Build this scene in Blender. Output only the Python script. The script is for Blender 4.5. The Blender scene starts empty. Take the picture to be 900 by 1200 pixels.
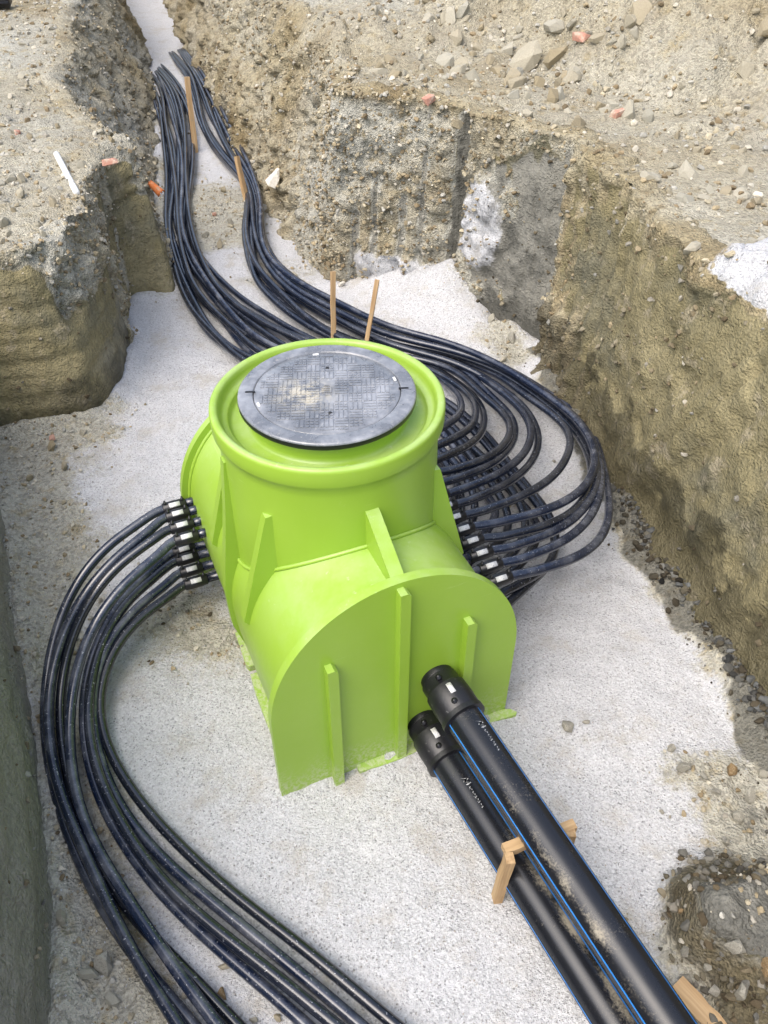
import bpy, bmesh, math, random
import numpy as np
from mathutils import Vector, Matrix

random.seed(7); rng = np.random.default_rng(7)
scn = bpy.context.scene
C = scn.collection

# ------------------------------------------------------------------ camera, light
PITCH, CAMH, FPX = 41.657, 2.8, 991.4
cd = bpy.data.cameras.new('camera'); cam = bpy.data.objects.new('camera', cd); C.objects.link(cam)
cam.location = (0, 0, CAMH); cam.rotation_euler = (math.radians(90 - PITCH), 0, 0)
cd.sensor_fit = 'VERTICAL'; cd.sensor_height = 24.0; cd.lens = 24.0 * FPX / 1200.0
cd.clip_end = 500; cd.clip_start = 0.05
scn.camera = cam

SUN_EL, SUN_AZ = 58.0, -138.0          # azimuth from +Y towards +X
world = bpy.data.worlds.new('World'); scn.world = world; world.use_nodes = True
wn = world.node_tree; wn.nodes.clear()
sky = wn.nodes.new('ShaderNodeTexSky'); sky.sky_type = 'NISHITA'; sky.sun_disc = False
sky.sun_elevation = math.radians(SUN_EL); sky.sun_rotation = math.radians(SUN_AZ)
sky.air_density = 1.0; sky.dust_density = 4.0; sky.ozone_density = 1.0
hs = wn.nodes.new('ShaderNodeHueSaturation'); hs.inputs['Saturation'].default_value = 0.80
bg = wn.nodes.new('ShaderNodeBackground'); bg.inputs['Strength'].default_value = 0.15
wo = wn.nodes.new('ShaderNodeOutputWorld')
wn.links.new(sky.outputs[0], hs.inputs['Color']); wn.links.new(hs.outputs[0], bg.inputs['Color'])
wn.links.new(bg.outputs[0], wo.inputs['Surface'])
sl = bpy.data.lights.new('sun', 'SUN'); sl.energy = 0.75; sl.angle = math.radians(55); sl.color = (1.0, 0.965, 0.90)
so = bpy.data.objects.new('sun', sl); C.objects.link(so)
e, a = math.radians(SUN_EL), math.radians(SUN_AZ)
so.rotation_euler = Vector((math.sin(a)*math.cos(e), math.cos(a)*math.cos(e), math.sin(e))).to_track_quat('Z', 'Y').to_euler()
so.location = (2, 6, 9)
scn.view_settings.view_transform = 'Standard'; scn.view_settings.look = 'None'
scn.view_settings.gamma = 1.0; scn.view_settings.use_curve_mapping = False
scn.view_settings.exposure = 1.18
scn.cycles.max_bounces = 5; scn.cycles.diffuse_bounces = 3; scn.cycles.glossy_bounces = 3

# ------------------------------------------------------------------ helpers
_p = math.radians(PITCH)
CF = np.array([0, math.cos(_p), -math.sin(_p)]); CR = np.array([1., 0, 0]); CU = np.cross(CR, CF)
def at(x, y, z=0.0):
    """pixel of the 900x1200 photograph -> world point at height z"""
    d = CF*FPX + CR*(x-450) + CU*(600-y)
    return np.array([0, 0, CAMH]) + d*((z-CAMH)/d[2])
YAW = math.radians(23.617)
FC = np.array([.0538, 1.793, 0]); UX = np.array([math.cos(YAW), math.sin(YAW), 0]); UY = np.array([-math.sin(YAW), math.cos(YAW), 0])
def loc(s, t, z): return FC + UX*s + UY*t + np.array([0, 0, z])

_perm = np.random.default_rng(3).permutation(256); _perm = np.concatenate([_perm]*3)
_g = np.random.default_rng(4).normal(size=(256, 3)); _g /= np.linalg.norm(_g, axis=1)[:, None]
def noise(P):
    P = np.asarray(P, float); I = np.floor(P).astype(int); F = P - I; I &= 255
    u = F*F*F*(F*(F*6-15)+10); out = 0
    for dx in (0, 1):
        for dy in (0, 1):
            for dz in (0, 1):
                h = _perm[_perm[_perm[I[:, 0]+dx]+I[:, 1]+dy]+I[:, 2]+dz]
                d = F - np.array([dx, dy, dz])
                w = (u[:, 0] if dx else 1-u[:, 0])*(u[:, 1] if dy else 1-u[:, 1])*(u[:, 2] if dz else 1-u[:, 2])
                out = out + w*(_g[h]*d).sum(1)
    return out*1.5
def fbm(P, sc, oct=4, gain=.5):
    P = np.asarray(P, float)*sc; r = 0; amp = 1
    for o in range(oct):
        r = r + amp*noise(P + 17.3*o); P = P*2.03; amp *= gain
    return r
def chunk(P, sc):      # blocky broken-soil relief
    return np.abs(noise(np.asarray(P)*sc)) - .5*np.abs(noise(np.asarray(P)*sc*2.3+9.1)) + .25*noise(np.asarray(P)*sc*4.7)
def worley(P, sc):
    """random value of the nearest cell and distance to the cell's edge (F2-F1)"""
    P = np.asarray(P, float)*sc; P = P + .35*np.stack([noise(P*1.1), noise(P*1.1+7), noise(P*1.1+13)], 1); I = np.floor(P).astype(int)
    f1 = np.full(len(P), 9.); f2 = np.full(len(P), 9.); rv = np.zeros(len(P))
    for dx in (-1, 0, 1):
        for dy in (-1, 0, 1):
            for dz in (-1, 0, 1):
                J = I+np.array([dx, dy, dz]); K = J & 255; h = _perm[_perm[_perm[K[:, 0]]+K[:, 1]]+K[:, 2]]
                d = np.linalg.norm(J+.5+.42*_g[h]-P, axis=1); nr = d < f1
                f2 = np.where(nr, f1, np.minimum(f2, d)); rv = np.where(nr, h/255., rv); f1 = np.where(nr, d, f1)
    return rv, f2-f1
def blocks(P, sc, crack=.35):
    r, e_ = worley(P, sc); return (r-.5) - crack*np.clip(1-e_/.16, 0, 1)
def sstep(a, b, x): t = np.clip((x-a)/(b-a), 0, 1); return t*t*(3-2*t)

def cr(pts, n):
    """Catmull-Rom through pts, n samples evenly spaced by arc length"""
    P = np.asarray(pts, float); P = np.vstack([2*P[0]-P[1], P, 2*P[-1]-P[-2]]); out = []
    for i in range(1, len(P)-2):
        t = np.linspace(0, 1, 24, endpoint=False)[:, None]
        a_, b_, c_, d_ = P[i-1], P[i], P[i+1], P[i+2]
        out.append(.5*((2*b_)+(-a_+c_)*t+(2*a_-5*b_+4*c_-d_)*t*t+(-a_+3*b_-3*c_+d_)*t**3))
    Q = np.vstack(out+[P[-2:-1]])
    s = np.r_[0, np.cumsum(np.linalg.norm(np.diff(Q[:, :3], axis=0), axis=1))]
    k = np.linspace(0, s[-1], n)
    return np.stack([np.interp(k, s, Q[:, j]) for j in range(Q.shape[1])], 1)

def mesh_np(name, V, faces, smooth=True):
    """faces: int array (n,3)/(n,4) or a list of such arrays"""
    me = bpy.data.meshes.new(name)
    if not isinstance(faces, (list, tuple)): faces = [faces]
    faces = [np.asarray(f, np.int32) for f in faces if len(f)]
    V = np.asarray(V, np.float32)
    me.vertices.add(len(V)); me.vertices.foreach_set('co', V.ravel())
    lv = np.concatenate([f.ravel() for f in faces]); tot = np.concatenate([np.full(len(f), f.shape[1], np.int32) for f in faces])
    st = np.r_[0, np.cumsum(tot)[:-1]].astype(np.int32)
    me.loops.add(len(lv)); me.loops.foreach_set('vertex_index', lv)
    me.polygons.add(len(tot)); me.polygons.foreach_set('loop_start', st); me.polygons.foreach_set('loop_total', tot)
    me.polygons.foreach_set('use_smooth', np.full(len(tot), smooth))
    me.update(); me.validate()
    return me
def attr(me, name, val):
    at_ = me.attributes.new(name, 'FLOAT', 'POINT'); at_.data.foreach_set('value', np.asarray(val, np.float32))
def noise_attrs(me, V):
    attr(me, 'na', .5+.20*fbm(V, 2.2, 5, .64)); attr(me, 'nb', .5+.20*fbm(V+3, .9, 3)); attr(me, 'nc', .5+.20*fbm(V+8, 1.7, 5, .6))
def colattr(me, name, col):
    at_ = me.attributes.new(name, 'FLOAT_COLOR', 'POINT')
    c4 = np.ones((len(col), 4), np.float32); c4[:, :3] = col; at_.data.foreach_set('color', c4.ravel())
def link(name, me, mat, parent=None):
    o = bpy.data.objects.new(name, me); C.objects.link(o)
    if mat is not None and me is not None and not me.materials: me.materials.append(mat)
    if parent is not None: o.parent = parent
    return o
def empty(name, p=(0, 0, 0), rz=0.0):
    o = bpy.data.objects.new(name, None); C.objects.link(o); o.location = p; o.rotation_euler = (0, 0, rz)
    o.empty_display_size = .05
    return o
def tag(o, label=None, cat=None, group=None, kind=None):
    if label: o['label'] = label
    if cat: o['category'] = cat
    if group: o['group'] = group
    if kind: o['kind'] = kind
    return o
def bm_mesh(name, bm, smooth=False, bevel=0.0, seg=2):
    if bevel:
        es = [e_ for e_ in bm.edges if len(e_.link_faces) == 2 and e_.calc_face_angle(0) > .5]
        bmesh.ops.bevel(bm, geom=es, offset=bevel, segments=seg, affect='EDGES', profile=.5, clamp_overlap=True)
    me = bpy.data.meshes.new(name); bmesh.ops.recalc_face_normals(bm, faces=bm.faces); bm.to_mesh(me); bm.free()
    for p in me.polygons: p.use_smooth = smooth
    return me
def prism(name, poly, a0, a1, axis, bevel=.004, smooth=False):
    """extrude 2-D polygon between a0 and a1 along axis ('x','y','z'); poly gives the other two coordinates in order"""
    bm = bmesh.new()
    def mk(p, w):
        return {'x': (w, p[0], p[1]), 'y': (p[0], w, p[1]), 'z': (p[0], p[1], w)}[axis]
    A = [bm.verts.new(mk(p, a0)) for p in poly]; B = [bm.verts.new(mk(p, a1)) for p in poly]
    n = len(poly); bm.faces.new(A); bm.faces.new(B[::-1])
    for i in range(n): bm.faces.new((A[i], A[(i+1) % n], B[(i+1) % n], B[i]))
    return bm_mesh(name, bm, smooth, bevel)
def tube_np(pts, rad, sides=10, caps=True):
    P = np.asarray(pts, float)[:, :3]; n = len(P); T = np.gradient(P, axis=0); T /= np.linalg.norm(T, axis=1)[:, None]
    up = np.array([0, 0, 1.0]); N = np.cross(T[0], up)
    if np.linalg.norm(N) < 1e-3: N = np.array([1., 0, 0])
    N /= np.linalg.norm(N); R = np.broadcast_to(np.asarray(rad, float), (n,))
    th = np.linspace(0, 2*np.pi, sides, endpoint=False); V = np.zeros((n, sides, 3))
    for i in range(n):
        N = N - T[i]*(N@T[i]); N /= np.linalg.norm(N); B = np.cross(T[i], N)
        V[i] = P[i] + R[i]*(np.cos(th)[:, None]*N + np.sin(th)[:, None]*B)
    i, j = np.meshgrid(np.arange(n-1), np.arange(sides), indexing='ij'); j2 = (j+1) % sides
    F = np.stack([i*sides+j, i*sides+j2, (i+1)*sides+j2, (i+1)*sides+j], -1).reshape(-1, 4)[:, ::-1]
    V = V.reshape(-1, 3); faces = [F]
    if caps:
        V = np.vstack([V, P[0], P[-1]]); k = np.arange(sides); m = n*sides
        faces.append(np.stack([np.full(sides, m), k, (k+1) % sides], 1)[:, ::-1] if False else np.stack([np.full(sides, m), (k+1) % sides, k], 1)[:, ::-1])
        faces.append(np.stack([np.full(sides, m+1), (n-1)*sides+(k+1) % sides, (n-1)*sides+k], 1))
    return V, faces
def lathe(name, prof, seg=64, smooth=True):
    prof = np.asarray(prof, float); n = len(prof); th = np.linspace(0, 2*np.pi, seg, endpoint=False)
    V = np.stack([prof[:, 0][:, None]*np.cos(th), prof[:, 0][:, None]*np.sin(th), np.repeat(prof[:, 1][:, None], seg, 1)], -1).reshape(-1, 3)
    i, j = np.meshgrid(np.arange(n-1), np.arange(seg), indexing='ij'); j2 = (j+1) % seg
    F = np.stack([i*seg+j, i*seg+j2, (i+1)*seg+j2, (i+1)*seg+j], -1).reshape(-1, 4)
    return mesh_np(name, V, F, smooth)

# ------------------------------------------------------------------ materials
def newmat(name):
    m = bpy.data.materials.new(name); m.use_nodes = True; nt = m.node_tree
    return m, nt, nt.nodes['Principled BSDF']
class NB:
    def __init__(s, nt): s.nt = nt
    def n(s, t, **k):
        o = s.nt.nodes.new(t)
        for a_, v in k.items(): setattr(o, a_, v)
        return o
    def l(s, a_, b): s.nt.links.new(a_, b)
    def noise(s, sc, det=4, rough=.55, vec=None):
        o = s.n('ShaderNodeTexNoise'); o.inputs['Scale'].default_value = sc; o.inputs['Detail'].default_value = det; o.inputs['Roughness'].default_value = rough
        s.l(vec if vec else s.co(), o.inputs['Vector']); return o.outputs['Fac']
    def vor(s, sc, out='Color', feat='F1', vec=None):
        o = s.n('ShaderNodeTexVoronoi', feature=feat); o.inputs['Scale'].default_value = sc; s.l(vec if vec else s.co(), o.inputs['Vector']); return o.outputs[out]
    def co(s):
        if not hasattr(s, '_c'): s._c = s.n('ShaderNodeTexCoord').outputs['Object']
        return s._c
    def geo(s):
        if not hasattr(s, '_g'): s._g = s.n('ShaderNodeNewGeometry')
        return s._g
    def at(s, name): o = s.n('ShaderNodeAttribute', attribute_name=name); return o
    def math(s, op, a_, b=0.0, clamp=False):
        o = s.n('ShaderNodeMath', operation=op, use_clamp=clamp)
        for i, v in enumerate((a_, b)):
            if isinstance(v, (int, float)): o.inputs[i].default_value = v
            else: s.l(v, o.inputs[i])
        return o.outputs[0]
    def ramp(s, f, stops):
        o = s.n('ShaderNodeValToRGB'); cr_ = o.color_ramp
        while len(cr_.elements) < len(stops): cr_.elements.new(.5)
        for e_, (p, c_) in zip(cr_.elements, stops):
            e_.position = p; e_.color = (*c_, 1) if not isinstance(c_, (int, float)) else (c_, c_, c_, 1)
        s.l(f, o.inputs[0]); return o.outputs[0]
    def mix(s, f, a_, b, mode='MIX'):
        o = s.n('ShaderNodeMix', data_type='RGBA', blend_type=mode)
        for k, v in ((0, f), (6, a_), (7, b)):
            if isinstance(v, (int, float)): o.inputs[k].default_value = v
            elif isinstance(v, tuple): o.inputs[k].default_value = (*v, 1)
            else: s.l(v, o.inputs[k])
        return o.outputs[2]
    def edge(s, f, lo, hi):
        o = s.n('ShaderNodeMapRange', interpolation_type='SMOOTHSTEP'); o.inputs[1].default_value = lo; o.inputs[2].default_value = hi
        s.l(f, o.inputs[0]); return o.outputs[0]
    def bump(s, h, st, d, nrm=None):
        o = s.n('ShaderNodeBump'); o.inputs['Strength'].default_value = st; o.inputs['Distance'].default_value = d; s.l(h, o.inputs['Height'])
        if nrm: s.l(nrm, o.inputs['Normal'])
        return o.outputs[0]

def soil_material():
    m, nt, bs = newmat('soil'); b = NB(nt)
    grav, clay, damp, grey = (b.at(k).outputs['Fac'] for k in ('grav', 'clay', 'damp', 'grey'))
    n2 = b.at('na').outputs['Fac']; n9 = b.noise(11, 4, .62); n40 = b.noise(48, 3, .65); n1 = b.at('nb').outputs['Fac']
    soil = b.ramp(n2, [(.30, (.260, .200, .105)), (.44, (.350, .292, .175)), (.57, (.420, .367, .245)), (.74, (.500, .455, .340))])
    soil = b.mix(b.math('MULTIPLY', b.edge(n9, .52, .70), .8), soil, (.235, .185, .105))
    soil = b.mix(b.math('MULTIPLY', grey, b.edge(n9, .25, .5)), soil, (.475, .460, .390))
    spk = b.vor(70)
    sp = b.n('ShaderNodeSeparateColor'); b.l(spk, sp.inputs[0])
    soil = b.mix(.55, soil, b.ramp(sp.outputs[0], [(0, .28), (.5, .75), (1, 1.0)]), 'MULTIPLY')
    cl = b.ramp(b.at('nc').outputs['Fac'], [(.34, (.185, .172, .115)), (.48, (.250, .215, .116)), (.62, (.325, .280, .158))])
    cl = b.mix(b.math('MULTIPLY', b.edge(b.noise(6, 6, .72), .56, .66), .7), cl, (.360, .310, .215))
    cl = b.mix(b.math('MULTIPLY', b.edge(b.noise(21, 5, .7), .60, .68), .5), cl, (.130, .112, .072))
    cl = b.mix(b.edge(grey, .95, 1.15), cl, (.270, .260, .220))
    cl = b.mix(.30, cl, b.ramp(sp.outputs[1], [(0, .45), (.4, .85), (1, 1.0)]), 'MULTIPLY')
    cl = b.mix(.45, cl, b.ramp(n40, [(.3, .5), (.7, 1.0)]), 'MULTIPLY')
    v2 = b.vor(170); s2 = b.n('ShaderNodeSeparateColor'); b.l(v2, s2.inputs[0])
    gv = b.ramp(s2.outputs[0], [(0, (.23, .23, .23)), (.03, (.32, .32, .32)), (.12, (.44, .44, .442)), (.5, (.505, .505, .508)), (1, (.60, .60, .603))])
    gv = b.mix(b.math('MULTIPLY', b.edge(b.noise(4, 6, .72), .50, .68), .62), gv, (.39, .355, .295))
    gv = b.mix(b.math('MULTIPLY', b.edge(n1, .45, .7), .25), gv, (.43, .43, .435))
    mc = b.edge(b.math('ADD', clay, b.math('MULTIPLY', b.math('SUBTRACT', b.noise(5, 6, .65), .5), .9)), .38, .58)
    mg = b.edge(b.math('ADD', grav, b.math('ADD', b.math('MULTIPLY', b.math('SUBTRACT', b.noise(7, 6, .75), .5), 1.0), b.math('MULTIPLY', b.math('SUBTRACT', n40, .5), .9))), .30, .78)
    col = b.mix(mc, soil, cl); col = b.mix(mg, col, gv)
    md = b.edge(b.math('ADD', damp, b.math('MULTIPLY', b.math('SUBTRACT', n9, .5), .9)), .35, .75)
    col = b.mix(md, col, b.mix(.85, col, (.33, .335, .335), 'MULTIPLY'))
    b.l(col, bs.inputs['Base Color'])
    rr = b.n('ShaderNodeMapRange'); rr.inputs[3].default_value = .92; rr.inputs[4].default_value = .6; b.l(b.math('MULTIPLY', md, mc), rr.inputs[0]); b.l(rr.outputs[0], bs.inputs['Roughness'])
    bs.inputs['Specular IOR Level'].default_value = .25
    h = b.math('MULTIPLY', b.math('ADD', b.math('MULTIPLY', n40, .6), b.math('MULTIPLY', b.vor(90, 'Distance'), .8)), b.math('SUBTRACT', 1.0, b.math('MULTIPLY', grav, .62, True)))
    h = b.math('ADD', h, b.math('MULTIPLY', b.noise(260, 1, .5), .40))
    inv = b.math('SUBTRACT', 1.0, b.math('MULTIPLY', clay, .55, True)); h = b.math('MULTIPLY', h, inv)
    ms = b.n('ShaderNodeMapping'); ms.inputs['Scale'].default_value = (26, 26, 2.2); b.l(b.co(), ms.inputs[0])
    streak = b.noise(1.0, 3, .6, ms.outputs[0]); chip = b.edge(b.noise(19, 3, .7), .50, .62)
    h = b.math('ADD', h, b.math('MULTIPLY', b.math('ADD', b.math('MULTIPLY', streak, .9), b.math('MULTIPLY', chip, .28)), clay))
    b.l(b.bump(h, .8, .018), bs.inputs['Normal'])
    return m
SOIL = soil_material()

def stone_material(name, use_attr):
    m, nt, bs = newmat(name); b = NB(nt)
    if use_attr: col = b.at('col').outputs['Color']
    else:
        oi = b.n('ShaderNodeObjectInfo')
        col = b.ramp(oi.outputs['Random'], [(0, (.32, .265, .165)), (.3, (.38, .33, .23)), (.55, (.42, .385, .295)), (.8, (.39, .37, .30)), (1, (.47, .43, .335))])
    n = b.noise(30, 5, .65)
    col = b.mix(.6, col, b.ramp(n, [(.25, .55), (.7, 1.0)]), 'MULTIPLY')
    b.l(col, bs.inputs['Base Color']); bs.inputs['Roughness'].default_value = .9; bs.inputs['Specular IOR Level'].default_value = .25
    b.l(b.bump(b.noise(60, 4, .6), .6, .008), bs.inputs['Normal'])
    return m
STONE = stone_material('stone', False); RUBBLE = stone_material('rubble', True)

def plain(name, col, rough=.5, spec=.5, nz=None, bump=0.0, metal=0):
    m, nt, bs = newmat(name); b = NB(nt)
    bs.inputs['Roughness'].default_value = rough; bs.inputs['Specular IOR Level'].default_value = spec; bs.inputs['Metallic'].default_value = metal
    if nz:
        sc, c2, lo, hi = nz
        c_ = b.mix(b.edge(b.noise(sc, 5, .65), lo, hi), col, c2); b.l(c_, bs.inputs['Base Color'])
    else: bs.inputs['Base Color'].default_value = (*col, 1)
    if bump: b.l(b.bump(b.noise(90, 4, .6), bump, .004), bs.inputs['Normal'])
    return m

def green_material():
    m, nt, bs = newmat('lime_green_polyethylene'); b = NB(nt)
    n = b.noise(3.0, 5, .6)
    col = b.mix(b.edge(n, .35, .7), (.262, .420, .036), (.278, .436, .044))
    dust = b.edge(b.noise(38, 6, .72), .60, .74)
    nz = b.n('ShaderNodeSeparateXYZ'); b.l(b.geo().outputs['Normal'], nz.inputs[0])
    up = b.edge(nz.outputs['Z'], .2, .95)
    film = b.math('MULTIPLY', b.edge(b.noise(4.5, 5, .65), .30, .70), .22)
    df = b.math('ADD', b.math('MULTIPLY', dust, b.math('ADD', b.math('MULTIPLY', up, .35), .06)), b.math('MULTIPLY', up, film))
    col = b.mix(df, col, (.62, .64, .52))
    oz = b.n('ShaderNodeSeparateXYZ'); b.l(b.co(), oz.inputs[0])
    splash = b.math('MULTIPLY', b.edge(b.math('ADD', oz.outputs['Z'], b.math('MULTIPLY', b.noise(7, 5, .7), .30)), .34, .12), b.edge(b.noise(55, 5, .75), .44, .60))
    col = b.mix(b.math('MULTIPLY', splash, .55), col, (.56, .53, .46))
    m2 = b.n('ShaderNodeMapping'); m2.inputs['Scale'].default_value = (5, 5, 90); m2.inputs['Rotation'].default_value = (.5, .3, .2); b.l(b.co(), m2.inputs[0])
    scr = b.math('MULTIPLY', b.edge(b.noise(1.0, 4, .6, m2.outputs[0]), .64, .70), b.edge(b.noise(3.2, 4, .6), .52, .64))
    col = b.mix(b.math('MULTIPLY', scr, .35), col, (.56, .66, .30))
    b.l(col, bs.inputs['Base Color'])
    r = b.math('ADD', b.math('MULTIPLY', b.noise(14, 5, .7), .22), .27); b.l(r, bs.inputs['Roughness'])
    bs.inputs['Specular IOR Level'].default_value = .5
    # faint scratches and hand-welded waviness
    mp = b.n('ShaderNodeMapping'); mp.inputs['Scale'].default_value = (30, 30, 2.5); b.l(b.co(), mp.inputs[0])
    h = b.math('ADD', b.math('MULTIPLY', b.noise(1.0, 4, .6, mp.outputs[0]), .3), b.noise(6, 3))
    b.l(b.bump(h, .12, .01), bs.inputs['Normal'])
    return m
GREEN = green_material()

def pipe_material(name, speck=.63, dusty=.12):
    m, nt, bs = newmat(name); b = NB(nt)
    nz = b.n('ShaderNodeSeparateXYZ'); b.l(b.geo().outputs['Normal'], nz.inputs[0]); up = b.edge(nz.outputs['Z'], -.2, .9)
    fine = b.edge(b.noise(120, 3, .6), speck, speck+.08)
    oi = b.n('ShaderNodeObjectInfo'); film = b.math('MULTIPLY', b.math('MULTIPLY', b.edge(b.noise(7, 5, .65), .40, .75), dusty), b.math('ADD', b.math('MULTIPLY', oi.outputs['Random'], 1.8), .2))
    d = b.math('MULTIPLY', b.math('ADD', b.math('MULTIPLY', fine, .55), film), up, True)
    b.l(b.mix(d, b.mix(oi.outputs['Random'], (.005, .007, .013), (.006, .012, .032)), (.48, .49, .51)), bs.inputs['Base Color'])
    b.l(b.math('ADD', b.math('MULTIPLY', b.noise(25, 4), .18), .13), bs.inputs['Roughness'])
    bs.inputs['Specular IOR Level'].default_value = .8
    return m
PIPE = pipe_material('black_polyethylene_pipe')
FIT = plain('black_moulded_fitting', (.010, .010, .012), .38, .5, (60, (.10, .10, .10), .62, .75), .15)
WHITE = plain('white_label', (.60, .60, .59), .5, .4, (300, (.28, .28, .30), .56, .62))
WPLASTIC = plain('white_plastic', (.78, .78, .76), .45, .5, (20, (.5, .47, .40), .6, .75))
BLUE = plain('blue_stripe', (.02, .19, .55), .4, .5, (30, (.22, .30, .40), .60, .75))
INK = plain('white_ink', (.45, .46, .47), .6, .3, (120, (.12, .12, .13), .56, .66))
BRICK = plain('red_brick', (.44, .225, .165), .9, .2, (25, (.52, .40, .31), .45, .65), .6)
ORANGE = plain('orange_terracotta', (.62, .19, .06), .85, .25, (18, (.45, .33, .22), .5, .7), .5)
BLACK = plain('black_plastic', (.008, .008, .009), .5, .4, (30, (.03, .03, .03), .4, .7))
PALE = plain('pale_limestone', (.66, .62, .54), .9, .2, (14, (.42, .37, .29), .5, .72), .6)
BROWNST = plain('brown_rock', (.22, .145, .070), .85, .25, (14, (.33, .26, .16), .45, .7), .6)
GREYST = plain('grey_clod', (.36, .34, .28), .92, .2, (16, (.22, .21, .18), .45, .7), .7)

def wood_material():
    m, nt, bs = newmat('raw_pine_wood'); b = NB(nt)
    mp = b.n('ShaderNodeMapping'); mp.inputs['Scale'].default_value = (60, 60, 3); b.l(b.co(), mp.inputs[0])
    g = b.noise(1.0, 5, .6, mp.outputs[0])
    col = b.ramp(g, [(.3, (.30, .185, .085)), (.55, (.46, .31, .16)), (.75, (.55, .40, .235))])
    col = b.mix(b.edge(b.noise(9, 5, .7), .55, .72), col, (.30, .25, .18))
    b.l(col, bs.inputs['Base Color']); bs.inputs['Roughness'].default_value = .8
    b.l(b.bump(g, .4, .003), bs.inputs['Normal'])
    return m
WOOD = wood_material()

def lid_material():
    m, nt, bs = newmat('dusty_composite_painted_sheen'); b = NB(nt)
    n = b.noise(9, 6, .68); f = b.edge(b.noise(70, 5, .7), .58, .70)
    col = b.mix(b.edge(n, .40, .72), (.13, .138, .152), (.30, .31, .33))  # base greys lightened to paint in the sky's reflection; dust specks follow
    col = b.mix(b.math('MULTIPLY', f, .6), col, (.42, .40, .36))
    # dried mud splash near the middle
    mp = b.n('ShaderNodeVectorMath', operation='DISTANCE'); b.l(b.co(), mp.inputs[0]); mp.inputs[1].default_value = (-.075, -.02, .03)
    sp = b.math('MULTIPLY', b.edge(mp.outputs['Value'], .14, .01), b.edge(b.noise(26, 6, .7), .40, .58))
    col = b.mix(b.math('MULTIPLY', sp, .75), col, (.55, .50, .38))
    b.l(col, bs.inputs['Base Color'])
    b.l(b.math('ADD', b.math('MULTIPLY', n, .3), .14), bs.inputs['Roughness']); bs.inputs['Specular IOR Level'].default_value = 1.0
    b.l(b.bump(b.noise(120, 3), .2, .002), bs.inputs['Normal'])
    return m
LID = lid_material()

# ------------------------------------------------------------------ outline of the pit and trench (plan view)
# base x, base y, top x, top y, top z
RIGHT = [(2.05,-3.2, 2.2,-3.2,1.22), (1.86,-1.2, 2.0,-1.2,1.22), (1.70,.4, 1.84,.4,1.22), (1.60,1.2, 1.74,1.2,1.22), (1.49,1.9, 1.62,1.95,1.23), (1.35,2.63, 1.46,2.66,1.24),
         (1.19,3.28, 1.31,3.32,1.25), (1.09,3.85, 1.20,3.92,1.25), (1.03,4.35, 1.10,4.45,1.25), (1.015,4.62, 1.06,4.74,1.25), (1.010,4.71, 1.05,4.84,1.25), (.985,4.745, 1.025,4.88,1.25), (.93,4.80, .97,4.92,1.25), (.84,4.90, .88,4.99,1.24),
         (.62,5.15, .64,5.22,1.24), (.42,5.36, .44,5.40,1.24), (.15,5.52, .16,5.58,1.23), (-.15,5.62, -.14,5.68,1.23), (-.36,5.66, -.33,5.76,1.23), (-.47,5.78, -.34,5.92,1.22),
         (-.62,6.10, -.32,6.30,1.22), (-.86,6.62, -.42,6.85,1.22), (-1.06,7.2, -.60,7.4,1.2), (-1.28,7.85, -.85,8.05,1.2), (-1.62,8.9, -1.2,9.1,1.2), (-2.22,10.9, -1.8,11.1,1.2),
         (-3.1,14, -2.7,14.2,1.2), (-4.1,17.5, -3.7,17.7,1.2), (-5.0,21, -4.6,21.2,1.2)]
LEFT = [(-.30,-3.2, -.45,-3.2,1.0), (-.62,-1.2, -.78,-1.2,1.0), (-.86,.3, -1.0,.3,1.0), (-.97,.86, -1.09,.86,1.0), (-1.13,1.39, -1.25,1.37,1.0), (-1.45,2.11, -1.57,2.06,.98), (-1.93,3.22, -2.05,3.16,.97),
        (-2.15,3.62, -2.28,3.62,.96), (-2.20,3.76, -2.32,3.92,.96), (-2.10,3.82, -2.10,4.0,.95), (-1.86,3.89, -1.86,4.02,.95), (-1.72,3.94, -1.74,4.09,.95), (-1.645,4.00, -1.69,4.18,.94), (-1.60,4.12, -1.66,4.32,.94), (-1.585,4.35, -1.65,4.48,.94), (-1.60,4.60, -1.66,4.66,.94),
        (-1.70,5.10, -1.74,5.10,.94), (-1.74,5.34, -1.76,5.36,.94), (-1.66,5.42, -1.68,5.52,.93), (-1.52,5.44, -1.60,5.62,.92), (-1.47,5.54, -1.66,5.75,.92), (-1.60,6.1, -2.0,6.2,.92),
        (-1.85,6.86, -2.38,6.9,.92), (-2.12,8.2, -2.72,8.25,.94), (-2.42,9.5, -3.05,9.6,.95), (-2.90,11.6, -3.3,11.7,.95), (-3.9,14.6, -4.3,14.7,.95), (-4.8,17.5, -5.2,17.7,.95), (-5.8,21, -6.2,21.2,.95)]
def dense(ctrl, near, far):
    P = cr(np.array(ctrl)[:, [0, 1, 4, 2, 3]], 4000)
    d = np.linalg.norm(np.diff(P[:, :2], axis=0), axis=1); ym = .5*(P[1:, 1]+P[:-1, 1])
    step = np.where(ym < .3, .05, np.where(ym < 6.2, near, near+(far-near)*np.clip((ym-6.2)/6, 0, 1)))
    k = np.r_[0, np.cumsum(d/step)]; n = int(k[-1])+1; q = np.linspace(0, k[-1], n)
    return np.stack([np.interp(q, k, P[:, j]) for j in range(5)], 1)   # bx,by,tz,tx,ty
RD, LD = dense(RIGHT, .02, .07), dense(LEFT, .02, .07)
rc, lc = cr(np.array(RIGHT)[:, [3, 4]].tolist() if False else np.array(RIGHT)[:, [0, 1]], 260), cr(np.array(LEFT)[:, [0, 1]], 260)
rt, lt = cr(np.array(RIGHT)[:, [2, 3]], 260), cr(np.array(LEFT)[:, [2, 3]], 260)
POLY = np.vstack([rt, lt[::-1]])
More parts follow.
